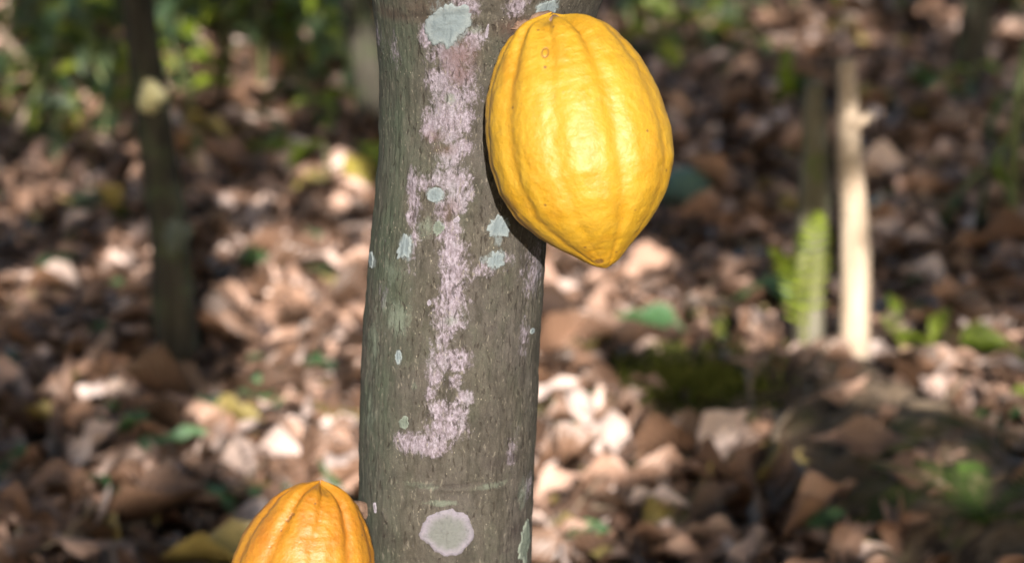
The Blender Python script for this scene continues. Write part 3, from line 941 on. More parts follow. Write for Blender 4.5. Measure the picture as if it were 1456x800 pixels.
special(240, 632, 120, 46, 10, -10, 20, 5, 4, 'dark green leaf flat below the slim dark tree', 0.05)
special(305, 575, 70, 60, 70, -20, 10, 5, 7, 'dull bluish green leaf right below the slim dark tree', 0.05)
special(165, 590, 90, 30, 150, -22, 20, 5, 0, 'narrow dark green leaf left below the slim dark tree', 0.05)
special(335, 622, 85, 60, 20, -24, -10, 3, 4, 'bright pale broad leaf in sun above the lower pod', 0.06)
special(450, 515, 70, 30, 150, -18, 20, 5, 1, 'small dark green leaf left of the main trunk', 0.06)
special(455, 252, 80, 60, 20, -30, -10, 4, 7, 'large yellow leaf catching the sun left of the main trunk', 0.1)
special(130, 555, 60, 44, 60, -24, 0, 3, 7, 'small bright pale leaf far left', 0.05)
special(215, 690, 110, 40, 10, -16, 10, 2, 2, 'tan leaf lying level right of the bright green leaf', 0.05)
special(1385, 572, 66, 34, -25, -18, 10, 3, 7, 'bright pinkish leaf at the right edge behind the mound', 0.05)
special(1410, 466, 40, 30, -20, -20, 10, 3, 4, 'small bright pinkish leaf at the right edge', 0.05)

# twigs among the leaves
for (u, v, u2, v2, r_, lb) in [(1285, 582, 1456, 672, 0.008, 'pale dry branch lying along the right of the mound'), (780, 742, 905, 715, 0.004, 'thin brown twig in front of the mound by the trunk'),
                               (40, 790, 210, 742, 0.004, 'thin dark twig at the lower left corner'), (1110, 590, 1090, 690, 0.005, 'short upright twig on the mound face'),
                               (960, 440, 1070, 425, 0.005, 'thin twig in sunlit leaves behind the mound'), (300, 700, 420, 730, 0.004, 'thin twig left of the lower pod'),
                               (1290, 330, 1400, 300, 0.005, 'thin twig lying right of the tan stake'), (1062, 530, 1072, 600, 0.005, 'pale short stick leaning on the mossy end of the mound'), (1158, 512, 1148, 566, 0.006, 'pale upright stick on the middle of the mound'), (1010, 600, 1035, 655, 0.005, 'greyish stick on the lower mound face')]:
    a, b = on_ground(u, v, 0.05), on_ground(u2, v2, 0.05)
    ctr = (a + b) / 2
    pl = [(a - ctr), (a * 0.7 + b * 0.3 - ctr) + (0, 0, 0.012), (a * 0.35 + b * 0.65 - ctr) + (0, 0.01, 0.0), (b - ctr)]
    side = [pl[1], pl[1] + np.array([0.03, 0.02, 0.03]), pl[1] + np.array([0.05, 0.05, 0.035])]
    thing('twig', lb, 'twig', tuple(ctr), data=multi_tube_mesh('twig', [(pl, [r_, r_ * 0.9, r_ * 0.75, r_ * 0.4]), (side, [r_ * 0.5, r_ * 0.4, r_ * 0.2])], M_TWIG, 7, 0.25, 3, 3))

# fallen branch in the undergrowth, upper left
b0, b1, b2, b3 = at_y(-30, 10, 4.3), at_y(25, 75, 4.25), at_y(60, 110, 4.2), on_ground(140, 178, 0.03)
thing('fallen_branch', 'bare grey-brown branch slanting through the green undergrowth at upper left', 'branch', tuple(b3),
      data=multi_tube_mesh('fallen_branch', [([b0 - b3, b1 - b3, b2 - b3, b3 * 0], [0.008, 0.011, 0.013, 0.015]), ([b2 - b3, at_y(95, 100, 4.3) - b3, at_y(120, 96, 4.35) - b3], [0.008, 0.006, 0.004])], M_TWIG, 9, 0.2, 2, 4))

# ------------------------------------------------------------------ stakes
yb = 2.09
sb = at_y(1216, 500, yb)
sb[2] = float(ground_h(sb[0], yb))
top = at_y(1203, 84, yb + 0.02)
stake = thing('wooden_stake', 'pale tan peeled stake standing in sun behind the mound', 'stake', tuple(sb))
mids = [at_y(1217, 400, yb), at_y(1216, 330, yb), at_y(1208, 230, yb), at_y(1206, 160, yb + 0.01)]
link('shaft', tube_mesh('shaft', [(0, 0, -0.08), (0, 0, 0.0)] + [tuple(m - sb) for m in mids] + [tuple(top - sb)], [0.029, 0.028, 0.026, 0.0245, 0.022, 0.019, 0.014], M_STAKE, 18, 0.12, 5, 5), stake)
k0 = at_y(1213, 178, yb - 0.015) - sb
link('side_knot', tube_mesh('side_knot', [k0, k0 + (0.014, -0.004, 0.008), k0 + (0.028, -0.006, 0.02)], [0.010, 0.009, 0.006], M_STAKE, 10, 0.3, 6, 3), stake)
y2 = 2.16
sb2 = at_y(1150, 478, y2)
sb2[2] = float(ground_h(sb2[0], y2))
post = thing('mossy_stake', 'dark mossy old stake behind the bright fern, left of the tan stake', 'stake', tuple(sb2))
link('shaft', tube_mesh('shaft', [(0, 0, -0.06), (0, 0, 0)] + [tuple(at_y(u, v, y2) - sb2) for u, v in ((1150, 380), (1158, 290), (1160, 220), (1157, 160), (1158, 118))], [0.028, 0.027, 0.026, 0.027, 0.025, 0.022, 0.016], M_MOSSWOOD, 16, 0.25, 9, 5), post)


# ------------------------------------------------------------------ green plants
GR, GC = 8, 3
green_templates = [leaf_template(GR, GC, *p) for p in [(0.3, -0.7, 0.2, 0.25, 1, 0.55), (0.25, -1.0, -0.3, 0.3, 2, 0.55), (0.4, -0.4, 0.3, 0.3, 3, 0.5), (0.2, -1.3, 0.1, 0.2, 4, 0.6)]]
gq = grid_quads(GR, GC)
green_meshes = {}
for mname, mm in (('g', M_GREEN), ('l', M_LIGHTGREEN), ('y', M_YELLOWLEAF)):
    for i, t in enumerate(green_templates):
        P = t[0].copy()
        P[:, 0] += 0.5
        green_meshes[mname, i] = mk_mesh('leaf', P, gq, mm, uv=t[1])


def green_leaf(parent, p, yaw_, pitch_, L_, W_, mk, ti, roll_=0.0):
    o = bpy.data.objects.new('leaf', green_meshes[mk, ti])
    COL.objects.link(o)
    o.parent = parent
    o.location = p
    o.rotation_euler = (roll_, -pitch_, yaw_)
    o.scale = (L_, W_, L_)
    return o


def seedling(base, h, n, leafL, label, mk='g', lean=(0, 0), name='understory_plant', group='green plants of the undergrowth', wr=0.36, mixl=0.42):
    base = np.asarray(base, float)
    rt = thing(name, label, 'plant', tuple(base), group)
    lr = random.Random(int(abs(base[0]) * 9973 + abs(base[1]) * 7919))
    top_ = np.array([lean[0], lean[1], h])
    pl = [np.zeros(3) - (0, 0, 0.03), top_ * 0.35 + (lr.uniform(-.02, .02), 0, 0), top_ * 0.7 + (lr.uniform(-.03, .03), 0, 0), top_]
    link('stem', tube_mesh('stem', pl, [0.009, 0.007, 0.005, 0.003], M_STEM, 7, 0.1, 1, 3), rt)
    for i in range(n):
        f = 0.3 + 0.7 * (i + 0.5) / n
        p = np.array([np.interp(f, [0, 0.35, 0.7, 1], [q[k] for q in pl]) for k in range(3)])
        a = i * 2.4 + lr.uniform(-.5, .5)
        l_ = leafL * lr.uniform(0.65, 1.15) * (1.1 - 0.35 * f)
        green_leaf(rt, p, a, lr.uniform(-0.35, 0.5), l_, l_ * wr * lr.uniform(.85, 1.2) / 1.0, mk if lr.random() > mixl else 'l', lr.randrange(4), lr.uniform(-.4, .4))
    return rt


PLANT_LABELS = ['leafy green plant under the upper end of the slanting branch, far left', 'tall leafy plant just left of the foot of the slanting branch', 'leafy plant behind the foot of the slanting branch', 'short leafy plant touching the left side of the slim dark tree',
    'tall leafy plant behind the slanting branch at the left edge', 'leafy plant close on the right of the slim dark tree', 'leafy plant on the dark bank, first clear of the slim dark tree', 'leafy plant on the dark bank midway between the two dark trees', 'leafy plant on the crest of the bank midway between the dark trees',
    'short plant on the bank left of the dark leaning tree', 'leafy plant half behind the dark leaning tree on its left', 'small plant at the foot of the dark leaning tree', 'tall leafy plant rising behind the slim dark tree on its right', 'tall plant in the second row left of the slim dark tree', 'tall plant in the second row above the slanting branch',
    'back row plant midway between the two dark trees', 'back row plant next to the dark leaning tree', 'tallest plant in the top left corner', 'tall back row plant right behind the slim dark tree', 'back row plant at the top, first right of the slim dark tree', 'back row plant at the top, left of the dark leaning tree', 'back row plant at the top left, beyond the slanting branch',
    'low plant with few leaves against the right side of the slim dark tree', 'small low plant in the litter midway to the main trunk', 'low plant in front of the slim dark tree at the edge of the litter', 'small low plant in sun beside the left edge of the main trunk', 'tiny green plant in the dark hollow left of the slim dark tree',
    'leafy plant at the front of the undergrowth, far left edge', 'plant at the front of the undergrowth under the slanting branch', 'low plant at the front of the undergrowth left of the slim dark tree', 'plant at the front of the bank just right of the slim dark tree', 'small plant in front of the undergrowth, on the litter at far left', 'low plant on the front of the bank near the main trunk']
PLANT_LABELS_R = ['leafy plant at the top edge just above the large pod', 'leafy green plant beside the upper right flank of the large pod', 'small plant in front of the group right of the large pod', 'leafy plant at the top edge, second right from the large pod', 'leafy plant at the top edge above the grass blades', 'leafy plant at the top edge left above the mossy stake',
    'leafy plant at the top edge above the tan stake', 'leafy plant at the top edge left of the thin grey tree', 'leafy plant touching the thin grey tree on its left', 'leafy plant in the top right corner', 'tiny plant beside the olive grass blades', 'small plant at the foot of the thin grey tree', 'tiny plant in the litter right of the tan stake', 'tiny plant left below the thin grey tree']
left_spots = [  # u, v of the foot, height, leaves, leaf length, distance kind
    (15, 175, .50, 16, .17), (70, 192, .55, 18, .18), (120, 170, .6, 18, .18), (165, 200, .35, 12, .16), (40, 140, .7, 18, .2), (280, 150, .55, 18, .18), (325, 120, .5, 16, .2), (370, 140, .5, 16, .18),
    (410, 105, .5, 16, .2), (440, 150, .4, 14, .16), (470, 130, .5, 16, .18), (500, 170, .32, 12, .14), (240, 110, .6, 16, .2), (150, 110, .7, 18, .22), (95, 80, .7, 18, .22), (340, 60, .6, 16, .22), (460, 60, .6, 16, .22), (20, 60, .8, 18, .24), (200, 60, .7, 16, .24), (270, 40, .7, 16, .24), (400, 40, .6, 16, .24), (90, 30, .7, 16, .24),
    (260, 262, .14, 5, .12), (350, 248, .16, 6, .12), (130, 185, .3, 8, .15), (500, 225, .18, 6, .12), (110, 325, .08, 5, .11), (30, 212, .3, 12, .15), (95, 208, .25, 10, .14), (150, 218, .22, 9, .14), (285, 185, .3, 11, .15), (60, 232, .15, 7, .12), (460, 190, .25, 9, .14)]
for i, (u, v, h, n, l_) in enumerate(left_spots):
    x_, y_ = on_ground(u, v)[:2]
    seedling((x_, y_, float(ground_h(x_, y_))), h, n, l_, PLANT_LABELS[i], lean=(random.uniform(-.1, .1), random.uniform(-.08, .08)))
for i, (u, v, h, n, l_) in enumerate([(905, 60, .42, 18, .2), (945, 118, .3, 16, .17), (990, 95, .28, 14, .17), (1000, 50, .42, 16, .2), (1060, 32, .4, 16, .22), (1130, 28, .4, 16, .22), (1200, 22, .4, 16, .22), (1280, 26, .42, 16, .22), (1330, 42, .4, 16, .22), (1440, 60, .45, 16, .22), (1090, 95, .12, 6, .12), (1390, 165, .15, 6, .14),
                                      (1275, 175, .1, 5, .14), (1345, 150, .1, 5, .14)]):
    x_, y_ = on_ground(u, v)[:2]
    seedling((x_, y_, float(ground_h(x_, y_))), h, n, l_, PLANT_LABELS_R[i], lean=(random.uniform(-.08, .08), 0))
yp = on_ground(462, 272)
rt = thing('yellowing_plant', 'low plant with broad yellow leaves glowing in sun left of the main trunk', 'plant', tuple(yp))
link('stem', tube_mesh('stem', [(0, 0, -.02), (0.01, 0, .05), (0.0, 0, .12)], [.005, .004, .002], M_STEM, 6, 0, 0, 3), rt)
for (dx, dz, yw, pt, l_, mk) in ((-.02, .05, 250, -38, .15, 'y'), (.05, .09, 300, -30, .14, 'y'), (.0, .12, 200, -25, .12, 'l'), (.07, .12, 330, -30, .13, 'l'), (.02, .03, 280, -20, .14, 'y'), (-.04, .1, 170, 10, .12, 'l')):
    green_leaf(rt, (dx, 0, dz), R(yw), R(pt), l_, l_ * 0.55, mk, 2)
# young plant at the right edge: stem and hanging leaves
rb = on_ground(1436, 345)
rp = thing('young_plant', 'young plant with slim olive stem and hanging green leaves at the right edge', 'plant', tuple(rb))
q1, q2, q3 = [at_y(u, v, rb[1]) - rb for u, v in ((1440, 240), (1446, 150), (1460, 60))]
link('stem', tube_mesh('stem', [(0, 0, -0.03), q1, q2, q3], [0.016, 0.014, 0.012, 0.009], M_STEM, 9, 0.15, 2, 4), rp)
for (u, v, yw, pt, l_, ti, mk) in ((1432, 185, 200, -65, .17, 3, 'l'), (1408, 255, 195, -70, .16, 1, 'g'), (1375, 265, 190, -60, .15, 0, 'g'), (1395, 300, 230, -50, .15, 2, 'g'), (1425, 290, 250, -65, .14, 3, 'g'), (1345, 300, 220, -60, .13, 0, 'g'), (1450, 120, 180, -40, .15, 1, 'g'), (1440, 215, 330, -30, .15, 1, 'g')):
    green_leaf(rp, at_y(u, v, rb[1] - 0.02) - rb, R(yw), R(pt), l_, l_ * 0.34, mk, ti, 0.3)
br = [at_y(u, v, rb[1]) - rb for u, v in ((1442, 180), (1415, 220), (1375, 262), (1340, 298))]
link('side_shoot', tube_mesh('side_shoot', br, [0.006, 0.005, 0.004, 0.002], M_STEM, 7, 0.1, 1, 3), rp)


def frond_mesh(length, n, leaflet, droop, mat, seed, first=2):
    lr = np.random.default_rng(seed)
    s = np.linspace(0, 1, n)
    cx = np.stack([s * length * np.cos(droop * s), 0 * s, -length * 0.5 * np.sin(droop * s) * s], -1)
    V, F = [], []
    # rachis as a thin three-sided strip
    for i, p in enumerate(cx):
        w = 0.0018 * (1 - 0.7 * s[i])
        V += [p + (0, w, 0), p + (0, -w, 0), p + (0, 0, -w)]
    for i in range(n - 1):
        a = i * 3
        for j in range(3):
            F.append((a + j, a + (j + 1) % 3, a + 3 + (j + 1) % 3, a + 3 + j))
    for i in range(first, n):
        l_ = leaflet * math.sin(PI * (0.12 + 0.83 * s[i])) ** 0.8 * lr.uniform(0.9, 1.1)
        for sg in (-1, 1):
            b = len(V)
            d = np.array([0.35, sg, -0.12 + lr.uniform(-.15, .1)])
            d /= np.linalg.norm(d)
            wv = np.array([1, 0, 0]) * length / n * 0.26
            p = cx[i]
            V += [p - wv * 0.5, p + wv * 0.5, p + d * l_ * 0.5 + wv * 0.7, p + d * l_ * 0.5 - wv * 0.6, p + d * l_ + (0, 0, -0.1 * l_)]
            F += [(b, b + 1, b + 2, b + 3), (b + 3, b + 2, b + 4, b + 4)]
    me = bpy.data.meshes.new('frond')
    me.from_pydata([tuple(v) for v in V], [], [f if f[2] != f[3] else f[:3] for f in F])
    me.materials.append(mat)
    me.update()
    return me


def fern(base, fronds, label, mat, loc_seed):
    rt = thing('fern', label, 'fern', tuple(base))
    for i, (yw, pt, l_, lf) in enumerate(fronds):
        o = link('frond', frond_mesh(l_, 17 if l_ >= 0.3 else 22, lf, 0.7, mat, loc_seed + i, 5 if l_ >= 0.3 else 2), rt, (0, 0, 0))
        o.rotation_euler = (0, -R(pt), R(yw))
    return rt


fb = at_y(1146, 470, 2.07)
fb[2] = float(ground_h(fb[0], 2.07)) + 0.02
fern(fb, [(268, 89, .42, .038), (240, 82, .36, .03)], 'bright yellow-green fern in front of the mossy stake', M_LIGHTGREEN, 40)
fb = on_ground(1400, 745)
fern(fb, [(200, 40, .2, .03), (160, 45, .2, .03), (240, 35, .2, .03), (90, 35, .18, .03), (120, 38, .18, .03), (280, 40, .18, .03), (30, 45, .2, .03), (180, 65, .16, .03)], 'dark green fern in shade at the lower right corner', M_DARKFERN, 60)
fb = on_ground(1300, 545)
fern(fb, [(120, 70, .16, .022), (100, 50, .14, .02), (60, 45, .16, .022), (30, 30, .16, .022), (150, 40, .12, .02)], 'small pale green fern behind the right end of the mound', M_LIGHTGREEN, 80)
sp_ = on_ground(1290, 520)
rt = thing('young_sprout', 'thin sprout with small rounded yellow-green leaves behind the mound', 'plant', tuple(sp_))
link('stem', tube_mesh('stem', [(0, 0, -.02), tuple(at_y(1288, 490, sp_[1]) - sp_), tuple(at_y(1276, 440, sp_[1]) - sp_)], [.003, .0025, .0015], M_STEM, 6, 0, 0, 3), rt)
for (u, v, yw, pt, l_) in ((1276, 452, 110, 60, .055), (1282, 485, 190, 10, .05), (1288, 492, 20, 5, .05), (1275, 500, 200, -20, .05), (1295, 505, 330, -10, .045)):
    green_leaf(rt, at_y(u, v, sp_[1]) - sp_, R(yw), R(pt), l_, l_ * 0.6, 'l', 0)
sp_ = on_ground(1320, 535)
rt = thing('broad_leaved_plant', 'low plant with one long level bright green leaf at the right', 'plant', tuple(sp_))
link('stem', tube_mesh('stem', [(0, 0, -.02), (0, 0, .03), (0.005, 0, .06)], [.004, .003, .002], M_STEM, 6, 0, 0, 3), rt)
for (yw, pt, l_, w_) in ((-10, 2, .19, .05), (170, 20, .08, .035), (60, 40, .1, .035)):
    green_leaf(rt, (0.004, 0, 0.055), R(yw), R(pt), l_, w_, 'l', 2)
sp_ = on_ground(1425, 612)
rt = thing('low_plant', 'low plant with two bright green leaves at the right edge', 'plant', tuple(sp_))
link('stem', tube_mesh('stem', [(0, 0, -.02), (0, 0, .02), (0.005, 0, .04)], [.004, .003, .002], M_STEM, 6, 0, 0, 3), rt)
for (yw, pt, l_, w_) in ((20, 20, .09, .035), (200, 10, .06, .03)):
    green_leaf(rt, (0.004, 0, 0.04), R(yw), R(pt), l_, w_, 'l', 2)
# olive grass blades upper right of the pod
sp_ = on_ground(1115, 158)
rt = thing('grass_tuft', 'upright olive green grass blades left above the mossy stake', 'grass tuft', tuple(sp_))
for (yw, pt, l_, dx) in ((80, 80, .22, 0), (100, 74, .2, .02), (60, 70, .18, -.02), (250, 72, .17, .01)):
    o = green_leaf(rt, (dx, 0, 0), R(yw), R(pt), l_, .035, 'l', 0)
    o.name = 'blade'

# moss on the mound
mm = []
for _ in range(9000):
    u, v = random.gauss(990, 70), random.gauss(528, 24)
    if 870 < u < 1130 and 480 < v < 620 and float(fbm(u / 38, v / 22, 0, 2, 91)) > -0.05:
        mm.append((u, v))
mm = np.array(mm)
mp = np.array([on_ground(u, v, 0.0) for u, v in mm[::2]])
mp = np.vstack([mp, mp + rng.normal(0, 0.006, mp.shape) * (1, 1, 0)])
mp[:, 2] = ground_h(mp[:, 0], mp[:, 1]) + rng.uniform(0.0, 0.03, len(mp))
nm = len(mp)
d_ = rng.normal(0, 0.55, (nm, 3)); d_[:, 2] = 1
d_ *= (rng.uniform(0.008, 0.02, nm) / np.linalg.norm(d_, axis=1))[:, None]
s_ = np.cross(d_, rng.normal(0, 1, (nm, 3)))
s_ *= 0.004 / np.linalg.norm(s_, axis=1)[:, None]
mv = np.stack([mp - s_, mp + s_, mp + s_ * 0.5 + d_, mp - s_ * 0.5 + d_], 1).reshape(-1, 3)
link('moss', mk_mesh('moss', mv, np.arange(nm * 4).reshape(-1, 4), M_MOSS, smooth=False), kind='stuff', label='dark green moss growing on the left shoulder of the mound')

# ------------------------------------------------------------------ other trees: trunks that show, unseen trees and light-shaping crowns above the frame
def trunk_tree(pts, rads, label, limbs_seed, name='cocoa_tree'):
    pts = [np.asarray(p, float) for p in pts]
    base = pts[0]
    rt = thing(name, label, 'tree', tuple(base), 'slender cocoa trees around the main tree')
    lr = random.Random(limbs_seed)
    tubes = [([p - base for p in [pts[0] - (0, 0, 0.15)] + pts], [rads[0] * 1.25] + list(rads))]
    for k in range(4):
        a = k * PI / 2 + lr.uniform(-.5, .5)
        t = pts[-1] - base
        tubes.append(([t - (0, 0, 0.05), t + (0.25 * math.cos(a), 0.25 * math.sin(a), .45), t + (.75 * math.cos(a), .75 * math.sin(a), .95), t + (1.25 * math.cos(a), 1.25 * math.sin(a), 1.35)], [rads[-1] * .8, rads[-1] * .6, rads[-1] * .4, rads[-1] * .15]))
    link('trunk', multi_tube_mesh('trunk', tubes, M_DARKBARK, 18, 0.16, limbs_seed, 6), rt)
    return rt, base


def patch_on(root, base, u, v, y, ru, rv, seed, mat=None):
    ctr = at_y(u, v, y)
    ph = np.linspace(0, 2 * PI, 26, endpoint=False)
    rr = np.linspace(0.03, 1, 7)
    PH, RR = np.meshgrid(ph, rr)
    o_ = RR * (1 + 0.9 * fbm(np.cos(PH) * 2 + seed, np.sin(PH) * 2, 0, 3, 5))
    P = np.stack([np.cos(PH) * o_ * ru, -0.012 * (1 - RR ** 2) + 0.05 * (np.cos(PH) * o_ * ru / 0.035) ** 2 * 0.35, np.sin(PH) * o_ * rv], -1).reshape(-1, 3)
    link('lichen_patch', mk_mesh('lichen_patch', P + ctr - base, grid_quads(7, 26, True)[:, ::-1], mat or M_L_PALE, attrs=dict(rim=RR.ravel())), root.children[0])


trees = []
lb = on_ground(256, 545)
tl = [lb] + [at_y(u, v, lb[1] + dy) for u, v, dy in ((246, 420, 0), (240, 330, 0.01), (226, 230, 0.02), (213, 130, 0.03), (196, 10, 0.04), (180, -120, 0.05))]
tl.append(tl[-1] + np.array([-0.03, 0.05, 0.55]))
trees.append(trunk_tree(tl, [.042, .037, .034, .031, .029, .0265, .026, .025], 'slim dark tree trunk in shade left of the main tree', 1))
patch_on(*trees[0], 214, 142, lb[1] - 0.026, 0.02, 0.024, 1)
patch_on(*trees[0], 250, 335, lb[1] - 0.032, 0.02, 0.034, 4, M_L_SAGE)
d2 = on_ground(534, 205)
tl = [d2] + [at_y(u, v, d2[1]) for u, v in ((528, 120), (514, 40), (498, -60))]
tl.append(tl[-1] + np.array([-0.1, 0, 0.7]))
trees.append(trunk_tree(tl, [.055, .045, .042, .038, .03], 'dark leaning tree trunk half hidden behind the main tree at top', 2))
d3 = on_ground(1378, 128)
tl = [d3] + [at_y(u, v, d3[1]) for u, v in ((1383, 60), (1392, -20), (1398, -90))]
tl.append(tl[-1] + np.array([0.05, 0, 0.7]))
trees.append(trunk_tree(tl, [.055, .048, .044, .04, .035], 'thin grey tree trunk at the upper right', 3))
for i, (x, y, lbl) in enumerate([(2.6, -4.4, 'unseen tree added for shade behind the viewer on the right'), (-1.4, -4.6, 'unseen tree added for shade behind the viewer on the left'), (3.4, -0.4, 'unseen tree added for shade well to the right of the main tree'), (-2.6, -0.6, 'unseen tree added for shade well to the left of the main tree'),
                                 (3.6, 4.2, 'tree far to the right beyond the stakes'), (-3.4, 4.6, 'tree far to the left in the undergrowth'), (0.8, -7.2, 'unseen tree added for shade far behind the viewer'), (-2.6, 10.5, 'distant tree beyond the left bank'), (2.2, 11.0, 'distant tree beyond the litter on the right')]):
    z = float(ground_h(x, y))
    trees.append(trunk_tree([(x, y, z), (x + .03, y, z + .7), (x - .02, y + .03, z + 1.4), (x + .02, y, z + 1.9)], [.08, .07, .062, .055], lbl, 10 + i))  # unseen trees; those behind and beside the viewer are added to cast shade
# main tree's own limbs above the frame
lt = []
for k in range(5):
    a = k * 2 * PI / 5 + 0.4
    c0 = np.array([float(txc(1.25)), 0, 1.22])
    lt.append(([c0, c0 + (.14 * math.cos(a), .14 * math.sin(a), .3), c0 + (.6 * math.cos(a), .6 * math.sin(a), .95), c0 + (1.2 * math.cos(a), 1.2 * math.sin(a), 1.6)], [.075, .05, .035, .01]))
link('limbs', multi_tube_mesh('limbs', lt, M_DARKBARK, 14, 0.12, 7, 5), tree)

# ---- gaps left in the unseen crowns to let sun flecks through: (u, v, ru, rv, openness) on the forest floor
FLECKS = [(60, 262, 85, 26, .6), (165, 238, 40, 12, .5), (35, 312, 30, 14, .5), (192, 215, 20, 14, .45), (75, 298, 40, 14, .5), (198, 355, 26, 22, .75), (180, 390, 45, 24, .7), (60, 400, 70, 22, .55), (330, 282, 30, 12, .6), (345, 312, 16, 12, .6),
          (395, 278, 16, 24, .6), (455, 250, 34, 26, .9), (500, 285, 30, 22, .9), (505, 225, 26, 16, .7), (470, 180, 20, 10, .6), (340, 355, 70, 20, .85), (450, 352, 80, 28, .95), (425, 400, 90, 28, .8), (390, 440, 120, 20, .6), (430, 488, 110, 24, .85), (340, 480, 16, 20, .7),
          (300, 395, 30, 18, .6), (130, 555, 30, 22, .8), (400, 568, 100, 28, .6), (335, 618, 55, 36, .95), (445, 632, 60, 20, .7), (500, 590, 20, 40, .6), (200, 680, 60, 16, .5), (70, 705, 50, 14, .4), (75, 765, 60, 20, .5), (165, 762, 60, 22, .55), (265, 772, 70, 16, .6), (385, 695, 60, 26, .6),
          (455, 668, 40, 12, .7), (300, 735, 60, 16, .4), (25, 520, 40, 14, .3), (60, 460, 50, 16, .35), (240, 560, 40, 16, .3),
          (805, 375, 70, 32, .98), (885, 392, 50, 30, .85), (800, 425, 50, 16, .7), (880, 440, 60, 44, .6), (800, 482, 45, 20, .75), (920, 478, 60, 26, .5), (1010, 452, 60, 32, .85), (1075, 460, 60, 32, .85), (1150, 478, 60, 20, .85), (1190, 492, 36, 12, .9), (960, 420, 60, 20, .5), (1050, 420, 60, 20, .5), (1130, 440, 40, 20, .6),
          (800, 560, 50, 30, .95), (830, 590, 28, 40, .95), (790, 645, 50, 26, .95), (870, 612, 50, 55, 1.0), (770, 600, 16, 40, .8), (790, 690, 44, 30, .75), (800, 765, 60, 30, .55), (765, 790, 30, 16, .7), (1385, 572, 40, 18, .9), (1410, 465, 26, 18, .9), (1400, 520, 40, 16, .5), (1445, 540, 14, 18, .8),
          (1290, 500, 30, 40, .8), (1340, 525, 60, 22, .85), (1440, 600, 30, 16, .8), (940, 725, 50, 44, .35), (1205, 775, 50, 30, .3), (1100, 625, 60, 30, .36), (1240, 560, 60, 22, .34), (1000, 640, 50, 36, .34), (1330, 690, 60, 40, .32), (1100, 55, 22, 16, .7), (1140, 50, 20, 14, .8), (970, 58, 22, 14, .6), (1010, 48, 22, 12, .5), (925, 20, 16, 14, .7), (1120, 82, 20, 8, .4), (1215, 55, 12, 8, .4), (985, 80, 10, 8, .4),
          (1280, 285, 16, 12, .4), (1350, 205, 40, 12, .25), (1370, 330, 50, 14, .3), (75, 230, 16, 10, .5), (150, 185, 20, 14, .6), (320, 138, 40, 12, .4), (250, 60, 20, 14, .4), (345, 40, 30, 20, .3), (500, 20, 20, 14, .5), (560, 770, 20, 20, .4)]
lit = []
for (u, v, ru, rv, op) in FLECKS:
    n = int(60 + ru * rv * 1.1)
    a, r_ = rng.uniform(0, 2 * PI, n), np.sqrt(rng.random(n))
    us, vs = u + np.cos(a) * r_ * ru, v + np.sin(a) * r_ * rv
    d = np.stack([(us - 728) / 728 * TH, CP - (vs - 400) / 728 * TH * SP, -SP - (vs - 400) / 728 * TH * CP], -1)
    P = CAM + d * (CAM_H / -d[:, 2])[:, None]
    for _ in range(4):
        t = (ground_h(P[:, 0], P[:, 1]) + 0.03 - CAM[2]) / d[:, 2]
        P = 0.5 * P + 0.5 * (CAM + d * t[:, None])
    nz = 0.5 + 0.95 * fbm(P[:, 0] * 13, P[:, 1] * 6, 0, 2, 77)
    lit.append(P[nz < op * 0.85 - (0.10 if u > 540 else 0.30 if u < 250 and v > 320 else 0.27 if v > 500 else 0.2)])


def lit_line(us, vs, y, n, wpx, op=1.0):
    k = rng.random(n)
    u = np.interp(k, np.linspace(0, 1, len(us)), us) + rng.uniform(-wpx, wpx, n)
    v = np.interp(k, np.linspace(0, 1, len(vs)), vs)
    P = np.array([at_y(a, b, y) for a, b in zip(u, v)])
    if op < 1:
        P = P[0.5 + 0.9 * fbm(P[:, 0] * 9, P[:, 2] * 9, 0, 2, 78) < op]
    lit.append(P)


lit_line((1219, 1219), (492, 360), yb - 0.02, 900, 22)
lit_line((1220, 1217), (320, 270), yb - 0.02, 150, 8)
lit_line((1211, 1209), (215, 160), yb - 0.02, 300, 12)
lit_line((1146, 1152), (450, 310), sb2[1] - 0.06, 500, 22, .8)
lit_line((1276, 1290), (440, 510), on_ground(1290, 520)[1], 250, 18)
lit_line((205, 225), (140, 140), lb[1], 100, 14)
lit_line((244, 244), (335, 335), lb[1], 40, 8)
lit_line((0, 40), (165, 165), on_ground(20, 200)[1], 120, 10)
lit_line((20, 20), (115, 125), on_ground(20, 200)[1], 60, 10)
lit_line((110, 150), (175, 185), on_ground(100, 200)[1], 120, 8)
lit_line((225, 240), (25, 30), 5.2, 60, 8)
lit_line((345, 360), (25, 45), 5.5, 120, 16, .8)
lit_line((1030, 1035), (10, 30), 6.0, 100, 10)
lit_line((425, 500), (225, 268), yp[1] - .05, 900, 16)
lit_line((500, 512), (10, 18), d2[1] - .05, 80, 12)
# crowns kept open so the sun lights trunk and pods evenly, like a flash
for y_, o_p in ((4.4, .34), (5.2, .3)):          # loose light on the undergrowth at the upper left
    uu, vv = rng.uniform(-20, 540, 1500), rng.uniform(-20, 185, 1500)
    P = np.array([at_y(a, b, y_) for a, b in zip(uu, vv)])
    lit.append(P[0.5 + 0.95 * fbm(P[:, 0] * 8, P[:, 2] * 8, y_, 2, 79) < o_p])
n = 6000
zs, ths = rng.uniform(0.35, 1.12, n), rng.uniform(-PI / 2, PI / 2, n)
lit.append(np.stack([txc(zs) + (trad(zs) + .02) * np.sin(ths), -.05 * np.cos(ths), zs], -1))
for (c0, c1, w_) in ((POD_T, POD_B, .078), (P2_T, P2_B, .066)):
    k = rng.random(3000)[:, None]
    lit.append(c0 + (c1 - c0) * (k * 1.15 - .08) + rng.uniform(-1, 1, (3000, 3)) * w_)
lit = np.vstack(lit)

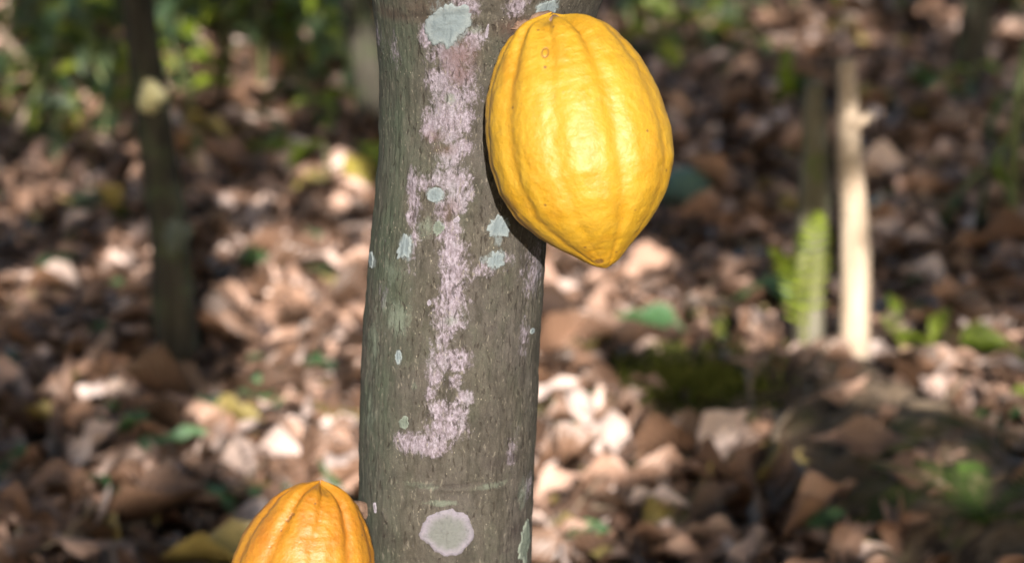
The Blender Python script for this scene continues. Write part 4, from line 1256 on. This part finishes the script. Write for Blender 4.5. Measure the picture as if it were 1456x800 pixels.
e1 = np.cross(SUN, (0, 0, 1.0)); e1 /= np.linalg.norm(e1)
e2 = np.cross(e1, SUN)
RES = 0.02
A0, B0, NA, NB = -9.0, -9.0, 900, 900
mask = np.zeros((NA, NB), bool)


def cell(P):
    return np.clip(((P @ e1 - A0) / RES).astype(int), 0, NA - 1), np.clip(((P @ e2 - B0) / RES).astype(int), 0, NB - 1)


ia, ib = cell(lit)
mask[ia, ib] = True
# gaps in the crowns closed again to keep slim tree and old stake shaded
shade = []
for us, vs, y_, w_ in (((212, 256), (160, 540), lb[1], 36), ((196, 208), (-20, 120), lb[1], 30), ((1158, 1158), (110, 290), y2, 22)):
    k = rng.random(2500)
    shade += [at_y(np.interp(a, (0, 1), us) + b, np.interp(a, (0, 1), vs), y_) for a, b in zip(k, rng.uniform(-w_, w_, 2500))]
shade = np.array(shade)
ia, ib = cell(shade)
mask[ia, ib] = False
ia, ib = cell(np.vstack([c0 + (c1 - c0) * rng.random((4000, 1)) + rng.uniform(-1, 1, (4000, 3)) * .07 for c0, c1 in ((POD_T, POD_B), (P2_T, P2_B))] + [np.array([[txc(z), 0, z]]) + np.array([[trad(z) * a * 1.05, 0, 0]]) for z, a in zip(rng.uniform(.4, 1.1, 6000), rng.uniform(-1, 1, 6000))]))
mask[ia, ib] = True

def canopy_pass(NC, x0, x1, y0, y1, l0, l1, far_keep, Pg=None):  # sets unseen leaves along the sun's path, sparing every spot meant to be lit
    if Pg is None:
        Pg = np.stack([rng.uniform(x0, x1, NC), rng.uniform(y0, y1, NC), np.zeros(NC)], -1)
    hz = rng.uniform(1.55, 2.8, NC)
    Cp = Pg + SUN * ((hz - Pg[:, 2]) / SUN[2])[:, None]
    CL = rng.uniform(l0, l1, NC)
    CW = CL * rng.uniform(0.32, 0.42, NC)
    CR = euler_mats(rng.uniform(0, 2 * PI, NC), rng.normal(0.45, 0.4, NC), rng.normal(0, 0.4, NC))
    bad = np.zeros(NC, bool)
    for sx_, sy_ in ((0, 0), (-.45, 0), (.45, 0), (-.25, 0), (.25, 0), (0, .45), (0, -.45), (.25, .38), (.25, -.38), (-.25, .38), (-.25, -.38)):
        q = Cp + CR[:, :, 0] * (CL * sx_)[:, None] + CR[:, :, 1] * (CW * sy_)[:, None]
        a_, b_ = cell(q)
        bad |= mask[a_, b_]
    # nothing hangs into the view
    pu_, pv_, pd_ = project(Cp)
    bad |= (pd_ > 0) & (pv_ > -120) & (pv_ < 900) & (np.abs(pu_ - 728) < 900)
    bad |= (Pg[:, 1] > np.where(Pg[:, 0] < 0.1, 6.6, 5.4)) & (rng.random(NC) > far_keep)
    ok = ~bad
    return Cp[ok], CR[ok], CL[ok], CW[ok]


pa = canopy_pass(15000, -4.2, 4.6, -1.5, 12.5, 0.16, 0.30, 0.5)
pb = canopy_pass(34000, -1.7, 1.8, 0.6, 6.0, 0.06, 0.11, 0.4)
pc = canopy_pass(2600, 0, 0, 0, 0, 0.06, 0.10, 1.0, shade[rng.integers(0, len(shade), 2600)])  # extra leaves aimed to shade the slim tree and the old stake
Cp, CR, CL, CW = [np.concatenate(q) for q in zip(pa, pb, pc)]
NC = 49000
roots = [(tree, np.zeros(3))] + trees
bx = np.array([r[1][:2] for r in roots])
own = np.argmin(((Cp[:, None, :2] - bx[None]) ** 2).sum(-1), 1)
ct = [leaf_template(4, 3, *p) for p in [(0.3, -0.7, 0.2, 0.2, 1, 0.55), (0.25, -0.4, -0.3, 0.2, 2, 0.55), (0.4, -0.9, 0.3, 0.2, 3, 0.5)]]
for k, (rt, b) in enumerate(roots):
    s = own == k
    if s.sum():
        link('light_shaping_crown', leaves_mesh('light_shaping_crown', ct, 4, 3, rng.integers(0, 3, s.sum()), Cp[s] - b, CR[s], CL[s], CW[s], [M_CANOPY], None), rt)  # out-of-frame leaves, arranged to shade and fleck the scene below
print('openmask', mask.mean())
print('litter', NL, 'canopy', len(Cp), 'of', NC, 'objects', len(SC.objects))
